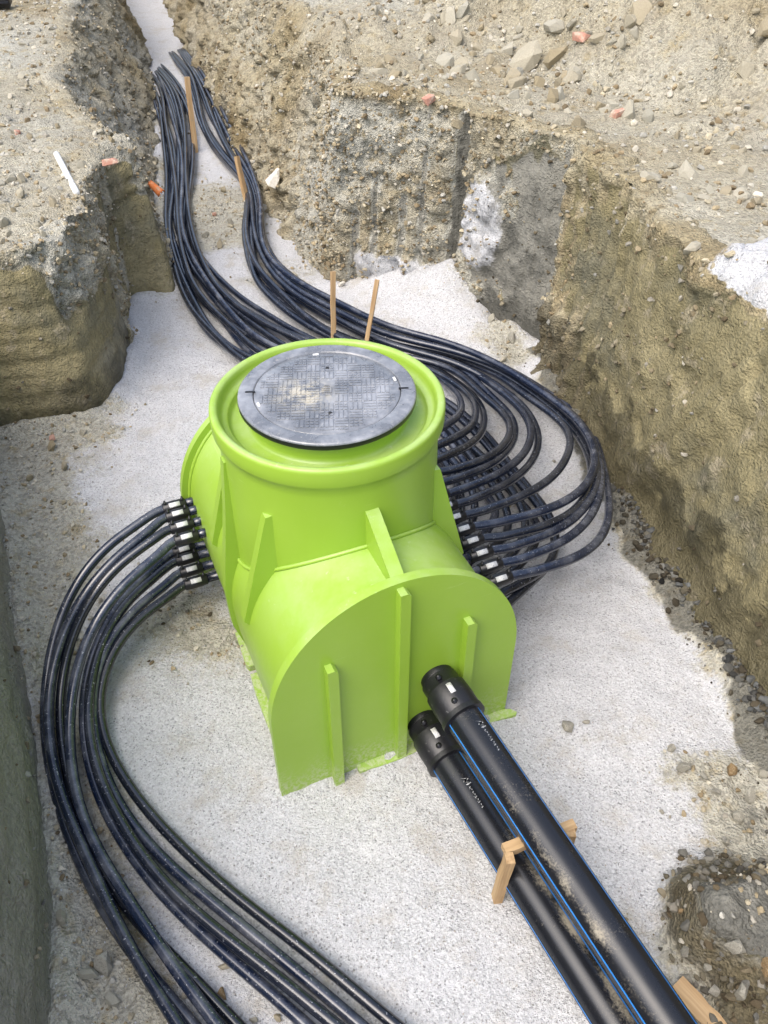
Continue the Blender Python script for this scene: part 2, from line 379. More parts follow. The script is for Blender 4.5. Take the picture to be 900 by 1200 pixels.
def inside(X, Y):
    r = np.zeros(X.shape, bool); P = POLY; Q = np.roll(P, -1, 0)
    for (x1, y1), (x2, y2) in zip(P, Q):
        if y1 == y2: continue
        c_ = ((y1 > Y) != (y2 > Y)) & (X < (x2-x1)*(Y-y1)/(y2-y1)+x1); r ^= c_
    return r
def dist(X, Y, L):
    d = np.full(X.shape, 1e9)
    A, B = L[:-1], L[1:]
    for p, q in zip(A, B):
        v = q-p; t = np.clip(((X-p[0])*v[0]+(Y-p[1])*v[1])/max(v@v, 1e-9), 0, 1)
        d = np.minimum(d, (X-p[0]-t*v[0])**2+(Y-p[1]-t*v[1])**2)
    return np.sqrt(d)

# ------------------------------------------------------------------ ground (plateau round the pit)
def centre_x(Y):
    ys = [-3.2, 0, 2, 3.5, 5, 6, 7.2, 9, 11, 14, 17.5, 21]; xs = [.8, .4, .1, -.3, -.3, -1.1, -1.5, -1.95, -2.5, -3.5, -4.5, -5.4]
    return np.interp(Y, ys, xs)
def plateau_z(X, Y, P=None):
    X = np.asarray(X, float); Y = np.asarray(Y, float); Z = np.zeros_like(X)
    P = np.stack([X, Y, Z], -1).reshape(-1, 3)
    right = X > centre_x(Y)
    zl = .94 + .02*np.clip(-X-2, 0, 4) + .05*fbm(P, .8, 3).reshape(X.shape) + .016*chunk(P, 7).reshape(X.shape) + .022*fbm(P, 5, 4).reshape(X.shape)
    # spoil heap rising to the right and a lower rubble ridge behind the back wall
    foot = (X-1.55)*.80 + (Y-5.35)*.45 + .35*fbm(P+5, .9, 3).reshape(X.shape)
    heap = .62*np.clip(foot, 0, 3.2); heap = np.where(foot > 0, heap*sstep(0, .5, foot), 0)
    back = .22*sstep(6.3, 7.6, Y)*sstep(-1.2, .4, X)
    n1 = fbm(P, .9, 3).reshape(X.shape); n2 = fbm(P, 4.0, 4).reshape(X.shape); n3 = chunk(P, 9).reshape(X.shape)
    rough = .5+1.0*sstep(0, .6, foot)
    n4 = chunk(P+3, 2.6).reshape(X.shape)
    zr = 1.24 + heap + back + .05*n1 + .038*n2*rough + .022*n3*rough + .10*n4*sstep(-.1, .5, foot) + .05*n4*sstep(6.2, 7, Y)
    near = ((P[:, 0] > -1.5) & (P[:, 0] < 5) & (P[:, 1] > 2) & (P[:, 1] < 11)); bl = np.zeros(len(P)); bl2 = np.zeros(len(P))
    if near.any(): bl[near] = blocks(P[near], 2.7, .25); bl2[near] = blocks(P[near]+6, 8.0, .3)
    hp = sstep(-.3, .4, foot)+.7*sstep(6.0, 6.8, Y)*(X > -.8); zr = zr + np.clip(hp, 0, 1)*(.075*bl.reshape(X.shape)+.035*bl2.reshape(X.shape))
    return np.where(right, zr, zl)
def gravel_patch(X, Y):   # white gravel tipped on the ground beside the tall wall
    n = fbm(np.stack([X, Y, 0*X], -1).reshape(-1, 3), 2.2, 3).reshape(X.shape)
    e_ = ((X-2.00)/.82)**2 + ((Y-2.70)/.82)**2
    return sstep(1.15, .85, e_+.25*n)
def axis(lo, hi, parts):
    out = [lo]
    while out[-1] < hi:
        x = out[-1]; st = parts[-1][1]
        for lim, s_ in parts:
            if x < lim: st = s_; break
        out.append(x+st)
    return np.array(out)
gx = axis(-60, 60, [(-20, 8), (-8, 1.5), (-4.6, .2), (-3.0, .045), (4.2, .032), (5.5, .12), (9, .5), (20, 1.5), (60, 8)])
gy = axis(-40, 90, [(-8, 8), (-1, .8), (1.2, .12), (9.5, .034), (13, .08), (22, .35), (40, 2), (90, 10)])
X, Y = np.meshgrid(gx, gy, indexing='ij')
ins = inside(X, Y); d = np.minimum(dist(X, Y, rt), dist(X, Y, lt))
Zg = plateau_z(X, Y); gp = gravel_patch(X, Y); Zg = Zg + .07*gp*(1-.3*fbm(np.stack([X, Y, 0*X], -1).reshape(-1, 3), 3, 3).reshape(X.shape))
Zg -= .03*(d < .12)
sd = np.where(ins, -d, d); nx, ny = X.shape
idx = np.arange(nx*ny).reshape(nx, ny)
keep = sd > .07
fk = keep[:-1, :-1] & keep[1:, :-1] & keep[1:, 1:] & keep[:-1, 1:]
F = np.stack([idx[:-1, :-1], idx[1:, :-1], idx[1:, 1:], idx[:-1, 1:]], -1)[fk]
used = np.zeros(nx*ny, bool); used[F.ravel()] = True; remap = np.cumsum(used)-1
Vg = np.stack([X, Y, Zg], -1).reshape(-1, 3)[used]; F = remap[F]
me = mesh_np('ground', Vg, F)
attr(me, 'grav', gp.ravel()[used]); attr(me, 'clay', np.zeros(len(Vg)))
attr(me, 'damp', np.zeros(len(Vg)))
attr(me, 'grey', np.clip(.45+.6*fbm(Vg, .7, 3), 0, 1))
noise_attrs(me, Vg)
ground = tag(link('ground', me, SOIL), 'pale khaki soil and rubble around the excavated pit', kind='structure')

# ------------------------------------------------------------------ pit walls
BANKPTS = {}
def bank(name, D, side, label):
    n = len(D); H = 64
    T = np.gradient(D[:, :2], axis=0); T /= np.linalg.norm(T, axis=1)[:, None]
    N = np.stack([T[:, 1], -T[:, 0]], 1)*side
    k = 9; ker = np.ones(2*k+1)/(2*k+1)
    N = np.stack([np.convolve(np.pad(N[:, j], k, mode='edge'), ker, 'valid') for j in (0, 1)], 1); N /= np.linalg.norm(N, axis=1)[:, None]
    v = np.r_[np.linspace(-.10, .96, H), .985, 1.0]; m = len(v)
    off = np.array([.02, .05, .09, .14, .19, .25, .32]); M = m+len(off)
    base = D[:, :2]; top = D[:, 3:5]; tz = D[:, 2]
    V = np.zeros((n, M, 3)); vv = np.zeros((n, M))
    for i in range(m):
        b = np.clip(v[i], -.1, 1); bow = .04*math.sin(math.pi*max(0, min(1, v[i])))
        V[:, i, :2] = base+(top-base)*b - N*bow*side*0; V[:, i, 2] = tz*v[i]; vv[:, i] = v[i]
    for i, o in enumerate(off):
        V[:, m+i, :2] = top+N*o; vv[:, m+i] = 1.0+o
        zz = plateau_z(V[:, m+i, 0], V[:, m+i, 1]) + .07*gravel_patch(V[:, m+i, 0], V[:, m+i, 1])
        w = min(1, (i+1)/3); V[:, m+i, 2] = tz*(1-w)+(zz+(.012 if i < 4 else -.05-.04*(i-4)))*w
    V = V.reshape(-1, 3); vv = vv.ravel(); st = np.repeat(np.arange(n), M)
    Nn = np.repeat(N, M, 0); bx, by = np.repeat(base[:, 0], M), np.repeat(base[:, 1], M)
    s = np.r_[0, np.cumsum(np.linalg.norm(np.diff(base, axis=0), axis=1))]; S = np.repeat(s, M)
    n1 = fbm(V, 1.4, 4); n2 = fbm(V, 5.5, 4)
    clay = np.zeros(len(V)); damp = np.zeros(len(V)); grey = np.zeros(len(V)); grav = np.zeros(len(V)); disp = np.zeros(len(V)); rough = np.ones(len(V))
    face = sstep(1.02, .93, vv)
    if side > 0:
        rw = sstep(4.75, 4.6, by)*(bx > .5)                     # tall wall on the right
        clay += rw*face*np.clip(.82+.5*n1-.45*sstep(.72, 1.0, vv)+.25*sstep(3.6, 2.5, by), 0, 1)
        cp = sstep(.56, .78, bx+.20*n2+.18*(.5-vv))*sstep(4.70, 4.74, by)*sstep(1.02, .86, vv+.12*n2)           # smooth face beside the corner
        cp *= (by < 5.6)
        clay = np.maximum(clay, cp*1.2)
        bw = (1-rw)*sstep(-1.0, -.40, bx+.25*n1)*(by < 7.2)
        grey += bw*np.clip(.75+.7*n1, 0, 1)*face
        # bucket-tooth grooves down the back wall
        for gx_, w, v0, v1, dp in ((.44, .036, .05, .99, .12), (.12, .026, .02, .52, .06), (.245, .024, .0, .75, .03), (-.20, .028, .0, .42, .055), (-.06, .022, .0, .60, .03)):
            xx = bx - gx_ - .05*(vv-.5)
            g_ = np.exp(-(xx/w)**2)*sstep(v0-.04, v0+.02, vv)*sstep(v1+.03, v1-.03, vv)*(by > 4.7)*(by < 6)
            disp += dp*g_*(.75+.5*n1); clay = np.maximum(clay, (1.1 if dp > .07 else .62)*sstep(.25, .6, g_)); rough *= 1-.75*sstep(.15, .5, g_); grey += 1.2*sstep(.2, .5, g_); damp += (.62 if dp > .1 else .15)*sstep(.3, .6, g_)
        # vertical scrapes either side of the inner corner, diagonal bucket scratches further on
        cor = np.exp(-((S-np.interp(4.45, D[:700, 1], s[:700]))/.55)**2)*rw
        rg = np.abs(noise(np.stack([S*8, vv*.5, 0*S], 1))); disp += cor*(.17*rg+.05*fbm(np.stack([S*19, vv*.9, 0*S], 1), 1, 2))-.03*cor; clay -= .9*cor*sstep(.18, .02, rg)
        disp += .03*np.clip(cp, 0, 1)*np.abs(noise(np.stack([S*11, vv*.4, 0*S+7], 1)))
        dg = rw*(1-cor); q = np.stack([(S+vv*.75)*3.2, (vv-.4*S)*.35, 0*S+3], 1)
        disp += dg*(.030*fbm(q, 1, 3)+.040*np.clip(.22-np.abs(noise(q*np.array([2.6, 1.2, 1]))), 0, 1)+.012*fbm(q*np.array([7, 2, 1]), 1, 2))
        disp += .02*rw*face*np.clip(noise(V*np.array([7, 7, 4.5]))-.25, 0, 1)*2
        damp += rw*(sstep(.40, .05, vv+.20*n2-.03)*1.25)
        damp += bw*sstep(.25, 0, vv)*.3
        # white gravel thrown against the back wall
        grav += sstep(.20, .0, vv+.25*n2+.9*np.abs(bx-.3))*(by > 5.0)*bw*0
        for cx_, cv, rx, rv in ((.60, .48, .13, .26), (.10, .10, .22, .12), (.33, .06, .25, .12), (-.12, .12, .10, .10)):
            grav = np.maximum(grav, sstep(1.2, .5, ((bx-cx_)/rx)**2+((vv-cv)/rv)**2+.5*n2)*(by > 4.8)*(by < 6))
        bk_ = blocks(V, 5.0); bk2 = blocks(V+4, 12.0)
        disp += -(bw*(1-np.clip(cp, 0, 1)))*sstep(1.05, .9, vv)*(.050*bk_+.022*bk2)*(1-.8*np.clip(clay, 0, 1))
        disp += -rw*face*(.020*bk2)*np.clip(1-clay, 0, 1)
        grey += (.99+.10*n1)*np.clip(cp, 0, 1); damp += .66*np.clip(cp, 0, 1)*(.95+.5*n1)*sstep(1.15, .6, vv)
        tr = sstep(6.0, 6.4, by); disp += -tr*sstep(1.05, .9, vv)*(.07*bk_+.035*bk2); grey += tr*np.clip(.25+.5*n1, 0, 1)
        rough *= (1.0-.68*rw*face*sstep(.2, .9, clay))*(1-.82*np.clip(cp, 0, 1))*(1-.5*bw)*(1+.2*tr)
        disp += .05*sstep(.12, -.05, vv)*-1*(rw)               # debris at the foot
    else:
        fr = (by > 3.7)*(by < 4.75)*(bx < -1.5)
        c1 = fr*sstep(.97, .80, vv+.10*n2+.30*sstep(-1.80, -1.62, bx)*sstep(.2, .6, vv)*(1+.0*n1))
        c1 *= sstep(-1.60, -1.70, bx-.10*n2+.25*sstep(.95, .25, vv)*-1)
        c2 = (by > 5.05)*(by < 5.62)*sstep(-1.77, -1.70, bx)*sstep(1.0, .74, vv+.24*n2+.9*np.clip(bx+1.62, 0, 1))
        c3 = (by <= 3.72)*sstep(1.0, .95, vv)
        clay = np.maximum.reduce([c1*1.2, c2*1.2, c3*1.0])
        damp += c3*(.10+.25*n1)+c1*(.15+.55*sstep(.45, .0, vv+.20*n2))+c2*(.2+.3*n1); grey += 1.12*c1*sstep(.70, .30, vv+.22*n1)+1.1*c2*sstep(-.2, .3, n1+.2)
        grey += (1-clay)*np.clip(.45+.6*n1, 0, 1)
        grey += 1.1*c3
        rough *= 1-.80*np.clip(np.maximum.reduce([c1, c2, c3]), 0, 1)
        disp += c3*(.014*fbm(np.stack([S*1.5, vv*6, 0*S], 1), 1, 3))
        lb = (1-np.clip(np.maximum.reduce([c1, c2, c3]), 0, 1))*sstep(1.06, .95, vv); disp += -lb*(.05*blocks(V, 6.0)+.025*blocks(V+4, 14.0))
        disp += c1*.012*fbm(np.stack([S*1.2, vv*14, 0*S], 1), 1, 3)
    disp -= .035*np.clip(grav, 0, 1)*(1+1.2*n2)*(vv < 1)
    grav = np.maximum(grav, gravel_patch(V[:, 0], V[:, 1])*(vv >= 1.0)) if side > 0 else grav
    fade = sstep(1.34, 1.10, vv)
    d_ = rough*(.075*n1*.6+.040*n2+.030*chunk(V, 9)+.012*fbm(V, 26, 2)) + .006*n2
    V[:, :2] += Nn*((d_+disp)*fade*sstep(-.12, .02, vv+.05))[:, None]
    V[:, 2] += (rough*.02*n2+.016*chunk(V, 8))*fade*sstep(.75, 1.0, vv)
    i, j = np.meshgrid(np.arange(n-1), np.arange(M-1), indexing='ij')
    F = np.stack([i*M+j, (i+1)*M+j, (i+1)*M+j+1, i*M+j+1], -1).reshape(-1, 4)
    if side > 0: F = F[:, ::-1]
    me = mesh_np(name, V, F[:, ::-1] if False else F)
    for k_, a_ in (('grav', grav), ('clay', clay), ('damp', damp), ('grey', grey)): attr(me, k_, np.clip(a_, 0, 1.3))
    noise_attrs(me, V)
    o = tag(link(name, me, SOIL), label, kind='structure')
    BANKPTS[name] = dict(V=V, N=Nn, v=vv, clay=clay, grav=grav, damp=damp, bx=bx, by=by, obj=o)
    return o
bank_r = bank('earth_bank_right', RD, 1, 'tall clay wall scraped by a digger bucket with rough trench side')
bank_l = bank('earth_bank_left', LD, -1, 'lower clay bank with smooth cut face and notch')

# ------------------------------------------------------------------ pit floor
DIRT = [((40, 540), .35, 1), ((45, 640), .28, .9), ((60, 700), .22, .9), ((45, 760), .16, 1), ((75, 880), .10, .5), ((100, 980), .16, .8), ((110, 1080), .22, 1), ((140, 1160), .22, 1), ((70, 1180), .25, 1), ((190, 1195), .12, .7),
        ((225, 700), .18, .9), ((200, 735), .17, .7), ((150, 720), .14, .4), ((250, 745), .12, .8), ((265, 770), .12, .55), ((120, 480), .2, .55), ((30, 515), .3, 1), ((60, 600), .2, .6), ((215, 790), .12, .35),
        ((845, 925), .12, .9), ((885, 945), .17, 1.0), ((870, 1000), .14, .8), ((905, 1020), .16, .9), ((800, 895), .09, .6), ((850, 1130), .25, 1), ((790, 1125), .05, .5),
        ((255, 240), .55, 1.1), ((250, 265), .4, .9), ((330, 320), .3, .8), ((190, 330), .25, .7), ((580, 390), .18, 1), ((600, 415), .13, 1), ((540, 360), .12, .6),
        ((240, 90), .4, .5), ((205, 60), .5, .5), ((180, 140), .5, 1), ((186, 200), .35, 1), ((300, 170), .3, .9), ((620, 590), .14, .45), ((640, 540), .1, .3),
        ((725, 610), .10, 1), ((750, 640), .09, 1), ((780, 690), .09, 1), ((820, 740), .10, 1), ((850, 780), .10, 1), ((885, 830), .12, 1), ((690, 500), .12, .9), ((655, 450), .14, 1), ((535, 1010), .0, 0)]
def floor_fields(X, Y):
    P = np.stack([X, Y, 0*X], -1).reshape(-1, 3)
    n = fbm(P, 3.0, 4).reshape(X.shape); wx = .16*fbm(P+31, 2.6, 4).reshape(X.shape); wy = .16*fbm(P+57, 2.6, 4).reshape(X.shape)
    dirt = np.zeros_like(X)
    for (px, py), r, w in DIRT:
        if r <= 0: continue
        p = at(px, py); q2 = ((X+wx*min(1, r*4)-p[0])**2+(Y+wy*min(1, r*4)-p[1])**2)/r**2
        dirt = dirt + .85*w*np.exp(-q2)
    dl = dist(X, Y, lc); dirt = dirt + .75*sstep(.34, .02, dl+.5*wx+.10*n)*(Y < 3.9)
    return np.clip(dirt*.92, 0, 1.05), n
def lump(X, Y, n): return sstep(.72, 1.00, Y+.10*n+.10*(X-1.1))*sstep(1.42, 1.18, Y+.08*n)*sstep(.84, 1.08, X+.16*n-.12*np.clip(Y-1.1, 0, 1))
def floor_z(X, Y, dirt=None, n=None):
    if dirt is None: dirt, n = floor_fields(X, Y)
    P = np.stack([X, Y, 0*X], -1).reshape(-1, 3)
    z = .016*fbm(P, 1.3, 3).reshape(X.shape) + .012*fbm(P, 5, 4).reshape(X.shape) + dirt*(.014*chunk(P, 14).reshape(X.shape)+.010*fbm(P, 18, 3).reshape(X.shape)+.010)
    dr, dl = dist(X, Y, rc), dist(X, Y, lc)
    z = z + .07*sstep(.16, .0, dr)*(1+.5*n)*(Y < 4.9) + .05*sstep(.12, .0, dl)*(1+.5*n)
    # gravel banked against the back wall
    for px, py, r, h in ((495, 335, .30, .16), (455, 318, .22, .10), (560, 375, .22, .10), (540, 330, .20, .22), (255, 240, .45, .05)):
        p = at(px, py, h*.6); z = z + h*np.exp(-(((X-p[0])**2+(Y-p[1])**2)/r**2))
    # clay lump in the near right corner
    z = z + lump(X, Y, n)*(.22+.06*n)
    # bedding drawn up unevenly against the chamber
    ls = np.abs((X-FC[0])*UX[0]+(Y-FC[1])*UX[1])-.43; lt_ = np.abs((X-FC[0])*UY[0]+(Y-FC[1])*UY[1]-.6275)-.63
    dc = np.maximum(ls, lt_); z = z + .030*sstep(.10, -.02, dc)*np.clip(.55+1.2*n, 0, 1.6)
    return z - .02
fx = axis(-6.6, 2.3, [(-2.4, .10), (1.75, .018), (2.3, .05)]); fy = axis(-3.4, 21.5, [(.4, .10), (5.4, .018), (7.5, .03), (12, .06), (22, .2)])
X, Y = np.meshgrid(fx, fy, indexing='ij'); dirt, nn = floor_fields(X, Y); Zf = floor_z(X, Y, dirt, nn)
dbase = np.minimum(dist(X, Y, rc), dist(X, Y, lc)); POLYT = POLY; POLY = np.vstack([rc, lc[::-1]]); insf = inside(X, Y); POLY = POLYT
keep = insf | (dbase < .16)
nx, ny = X.shape; idx = np.arange(nx*ny).reshape(nx, ny)
fk = keep[:-1, :-1] & keep[1:, :-1] & keep[1:, 1:] & keep[:-1, 1:]
F = np.stack([idx[:-1, :-1], idx[1:, :-1], idx[1:, 1:], idx[:-1, 1:]], -1)[fk]
used = np.zeros(nx*ny, bool); used[F.ravel()] = True; remap = np.cumsum(used)-1
Vf = np.stack([X, Y, Zf], -1).reshape(-1, 3)[used]; F = remap[F]
me = mesh_np('gravel_bed', Vf, F); dv = dirt.ravel()[used]
lm = lump(Vf[:, 0], Vf[:, 1], nn.ravel()[used]); nv = nn.ravel()[used]
clay = sstep(.70, .97, lm)*sstep(.92, 1.02, Vf[:, 1]+.14*nv+.10*(Vf[:, 0]-1.1)); wet = sstep(.05, .40, lm)*(1-clay)
wet = np.maximum(wet, np.exp(-((Vf[:, 0]-1.15)**2/.03+(Vf[:, 1]-.86)**2/.012)))
dr_ = dist(Vf[:, 0], Vf[:, 1], rc); ft = sstep(.15, .05, dr_+.09*nv)*(Vf[:, 1] < 4.7)*(Vf[:, 0] > .6)*(Vf[:, 1] > 1.6)
attr(me, 'grav', np.clip(1.02-1.0*dv, 0, 1)*(1-clay)*(1-ft)*(1-np.clip(wet, 0, 1))); attr(me, 'clay', clay)
attr(me, 'damp', np.clip(1.2*ft + .60*clay + 1.25*wet + .55*np.exp(-((Vf[:, 0]-1.30)**2+(Vf[:, 1]-1.52)**2)/.03), 0, 1)); attr(me, 'grey', .85*(1-np.clip(wet, 0, 1))+(1.02+.15*nv)*clay)
noise_attrs(me, Vf)
floor = tag(link('gravel_bed', me, SOIL), 'white crushed gravel bed on the pit and trench floor', kind='structure')

# ------------------------------------------------------------------ stones
def hull_variant(seed, npts=19):
    r = np.random.default_rng(seed); p = r.normal(size=(npts, 3)); p /= np.linalg.norm(p, axis=1)[:, None]; p *= (.88+.2*r.random((npts, 1))); p *= np.array([1, .8, .62])
    bm = bmesh.new()
    for q_ in p: bm.verts.new(q_)
    res = bmesh.ops.convex_hull(bm, input=bm.verts)
    bmesh.ops.delete(bm, geom=[g for g in res['geom_interior'] if isinstance(g, bmesh.types.BMVert)], context='VERTS')
    bmesh.ops.triangulate(bm, faces=bm.faces); bm.verts.index_update()
    V = np.array([v.co[:] for v in bm.verts]); F = np.array([[v.index for v in f.verts] for f in bm.faces]); bm.free()
    return V*.5, F
VARI = [hull_variant(100+i) for i in range(10)]
SMALL = [hull_variant(200+i, 7) for i in range(6)]
def rotations(n):
    q = rng.normal(size=(n, 4)); q /= np.linalg.norm(q, axis=1)[:, None]; w, x, y, z = q.T
    return np.stack([np.stack([1-2*(y*y+z*z), 2*(x*y-z*w), 2*(x*z+y*w)], -1), np.stack([2*(x*y+z*w), 1-2*(x*x+z*z), 2*(y*z-x*w)], -1), np.stack([2*(x*z-y*w), 2*(y*z+x*w), 1-2*(x*x+y*y)], -1)], -2)
def scatter(name, P, S, COL, variants, parent, smooth=False):
    Vs, Fs, Cs, off = [], [], [], 0; n = len(P); R = rotations(n); pick = rng.integers(0, len(variants), n)
    for i, (v, f) in enumerate(variants):
        m = pick == i; k = m.sum()
        if not k: continue
        W = np.einsum('nij,vj->nvi', R[m], v)*S[m][:, None, None]; W[:, :, 2] *= .85; W += P[m][:, None, :]
        Vs.append(W.reshape(-1, 3)); Fs.append((f[None]+(np.arange(k)*len(v))[:, None, None]).reshape(-1, 3)+off); Cs.append(np.repeat(COL[m], len(v), 0)); off += k*len(v)
    me = mesh_np(name, np.vstack(Vs), np.vstack(Fs), smooth); colattr(me, 'col', np.vstack(Cs))
    return tag(link(name, me, RUBBLE, parent), kind='stuff')
PAL = np.array([(.40, .35, .245), (.33, .27, .17), (.45, .415, .34), (.39, .375, .325), (.24, .185, .11), (.49, .45, .36)])
GPAL = np.array([(.53, .535, .54), (.46, .465, .47), (.62, .62, .625), (.40, .37, .33), (.25, .24, .22), (.50, .48, .45)])
def cols(n, pal=PAL, w=None, jit=.18):
    c_ = pal[rng.choice(len(pal), n, p=w)]; return np.clip(c_*(1+jit*rng.normal(size=(n, 1))), .02, .9)
# loose stones over the ground: the big ones are objects of their own, the rest one mass
n = 44000
px = rng.uniform(-4.6, 5.5, n); py = rng.uniform(2.2, 11, n); dd = np.where(inside(px, py), -1, np.minimum(dist(px, py, rt), dist(px, py, lt)))
dens = np.clip(.5+.9*fbm(np.stack([px, py, 0*px], 1), .9, 3), .05, 1); dens = np.where(px > centre_x(py), dens, dens*.8)
ok = (dd > .10) & (rng.random(n) < dens) & (gravel_patch(px, py) < .4); px, py = px[ok], py[ok]
sz = .010+.045*rng.random(len(px))**3.6+.008*(py/8); pz = plateau_z(px, py)
scatter('rubble', np.stack([px, py, pz+sz*.12], 1), sz, cols(len(px)), VARI, ground)
big_meshes = []
for i, (v, f) in enumerate(VARI):
    me = mesh_np('stone', v, f, False); me.materials.append(STONE); big_meshes.append(me)
def stone(p, s, parent, mat=None, seed=None, flat=.85, name='stone'):
    k = rng.integers(0, len(big_meshes)) if seed is None else seed
    o = bpy.data.objects.new(name, big_meshes[k]); C.objects.link(o); o.parent = parent; o.location = p; o.rotation_euler = rng.uniform(0, 6.28, 3); o.scale = (s, s*rng.uniform(.75, 1.1), s*flat)
    if mat: o.material_slots[0].link = 'OBJECT'; o.material_slots[0].material = mat
    return o
cnt = 0
while cnt < 210:
    u, w = rng.uniform(430, 900), rng.uniform(0, 240)
    p = at(u, w, 1.27)
    if rng.random() > .35+.65*math.exp(-((u-600)/140)**2-((w-50)/60)**2): continue
    if inside(np.array([p[0]]), np.array([p[1]]))[0] or dist(np.array([p[0]]), np.array([p[1]]), rt)[0] < .12 or p[1] > 11: continue
    s = .05+.11*rng.random()**2.5+.004*p[1]; z = plateau_z(p[:1], p[1:2])[0]
    stone((p[0], p[1], z+s*.02), s, ground); cnt += 1
for u, w, s, k in ((617, 68, .34, 0), (650, 78, .20, 2), (575, 12, .20, 3), (655, 8, .16, 4), (680, 12, .13, 5), (668, 95, .15, 6), (885, 110, .26, 7), (740, 85, .22, 8), (486, 10, .2, 1), (540, 42, .17, 2), (830, 30, .25, 4), (536, 132, .10, 3), (812, 285, .10, 5), (880, 288, .12, 6)):
    p = at(u, w, 1.28); z = plateau_z(p[:1], p[1:2])[0]; stone((p[0], p[1], z+s*.12), s, ground, seed=k)
cnt = 0
while cnt < 36:
    u, w = rng.uniform(0, 170), rng.uniform(5, 290); p = at(u, w, .96)
    if inside(np.array([p[0]]), np.array([p[1]]))[0] or dist(np.array([p[0]]), np.array([p[1]]), lt)[0] < .06: continue
    s = .035+.05*rng.random()**2+.004*p[1]; z = plateau_z(p[:1], p[1:2])[0]; stone((p[0], p[1], z+s*.10), s, ground); cnt += 1
# stones stuck in the banks
for nm, num in (('earth_bank_right', 5200), ('earth_bank_left', 2600)):
    B = BANKPTS[nm]; w = np.where((B['v'] > 0) & (B['v'] < 1.15) & (B['by'] > .8) & (B['by'] < 11), np.clip(1.0-.92*B['clay'], .05, 1)*(1-.5*B['grav'])*np.where(B['by'] > 6.2, .5, 1)*np.where((B['bx'] > .9) & (B['by'] < 4.7), .45, 1), 0)
    k = rng.choice(len(w), num, p=w/w.sum()); s = .010+.032*rng.random(num)**3+.0015*B['by'][k]
    P = B['V'][k] + rng.normal(size=(num, 3))*.008; P[:, :2] -= B['N'][k]*(.12*s)[:, None]
    cc = cols(num, w=[.32, .30, .08, .10, .18, .02]); cc *= (1-.45*np.clip(B['clay'][k], 0, 1))[:, None]; cc[B['damp'][k] > .5] *= .5
    scatter('rubble', P, s, cc, VARI, B['obj'])
# crumbs on the pit floor where it is dirty, dark debris along the foot of the tall wall
n = 26000; px = rng.uniform(-2.3, 1.7, n); py = rng.uniform(.6, 9, n); dt, nq = floor_fields(px, py)
POLY = np.vstack([rc, lc[::-1]]); okp = inside(px, py); POLY = POLYT
ok = okp & (rng.random(n) < np.clip(dt*1.1-.12, 0, 1)); px, py, dt = px[ok], py[ok], dt[ok]
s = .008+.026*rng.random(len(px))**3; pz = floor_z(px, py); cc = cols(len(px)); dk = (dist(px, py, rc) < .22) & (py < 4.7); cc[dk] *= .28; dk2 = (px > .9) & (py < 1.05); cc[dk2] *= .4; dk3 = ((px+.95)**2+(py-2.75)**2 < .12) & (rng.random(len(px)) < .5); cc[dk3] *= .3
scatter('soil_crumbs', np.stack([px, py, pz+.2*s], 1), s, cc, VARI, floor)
B = []
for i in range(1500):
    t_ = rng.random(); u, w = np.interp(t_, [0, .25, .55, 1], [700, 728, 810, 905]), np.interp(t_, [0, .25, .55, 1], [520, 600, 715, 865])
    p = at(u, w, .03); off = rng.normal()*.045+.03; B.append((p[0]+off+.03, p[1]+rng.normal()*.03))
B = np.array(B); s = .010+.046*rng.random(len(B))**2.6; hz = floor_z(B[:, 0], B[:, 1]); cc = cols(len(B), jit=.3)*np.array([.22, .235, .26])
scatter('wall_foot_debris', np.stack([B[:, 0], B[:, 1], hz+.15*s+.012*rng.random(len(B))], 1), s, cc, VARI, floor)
n = 1500; px = rng.uniform(.86, 1.5, n); py = rng.uniform(.66, 1.42, n); lq = lump(px, py, fbm(np.stack([px, py, 0*px], 1), 3.0, 4)); ok = (lq > .04) & (lq < .93) & (rng.random(n) < .8); px, py = px[ok], py[ok]
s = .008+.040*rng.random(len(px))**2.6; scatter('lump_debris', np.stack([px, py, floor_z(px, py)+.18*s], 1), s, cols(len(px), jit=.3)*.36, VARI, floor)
# gravel grains
n = 95000; px = rng.uniform(-2.0, 1.6, n); py = .8+4.6*rng.random(n)**1.25
POLY = np.vstack([rc, lc[::-1]]); okp = inside(px, py); POLY = POLYT; dt, nq = floor_fields(px, py)
ok = okp & (rng.random(n) > dt*.8) & ~((px > .86) & (py < 1.40)) & ~((px > .6) & (dist(px, py, rc) < .17)); px, py = px[ok], py[ok]; s = .0035+.0075*rng.random(len(px))**2.2; pz = floor_z(px, py)
scatter('gravel_grains', np.stack([px, py, pz+.15*s], 1), s, cols(len(px), GPAL, [.34, .27, .20, .09, .04, .06], .10), SMALL, floor)
n = 9000; px = rng.uniform(1.2, 2.6, n); py = rng.uniform(2.1, 3.6, n); ok = (gravel_patch(px, py) > .35) & ~inside(px, py) & (dist(px, py, rt) > .06); px, py = px[ok], py[ok]
s = .006+.008*rng.random(len(px))**2; pz = plateau_z(px, py)+.07*gravel_patch(px, py)
scatter('gravel_grains', np.stack([px, py, pz], 1), s, cols(len(px), GPAL, [.36, .25, .25, .06, .02, .06], .10), SMALL, ground)
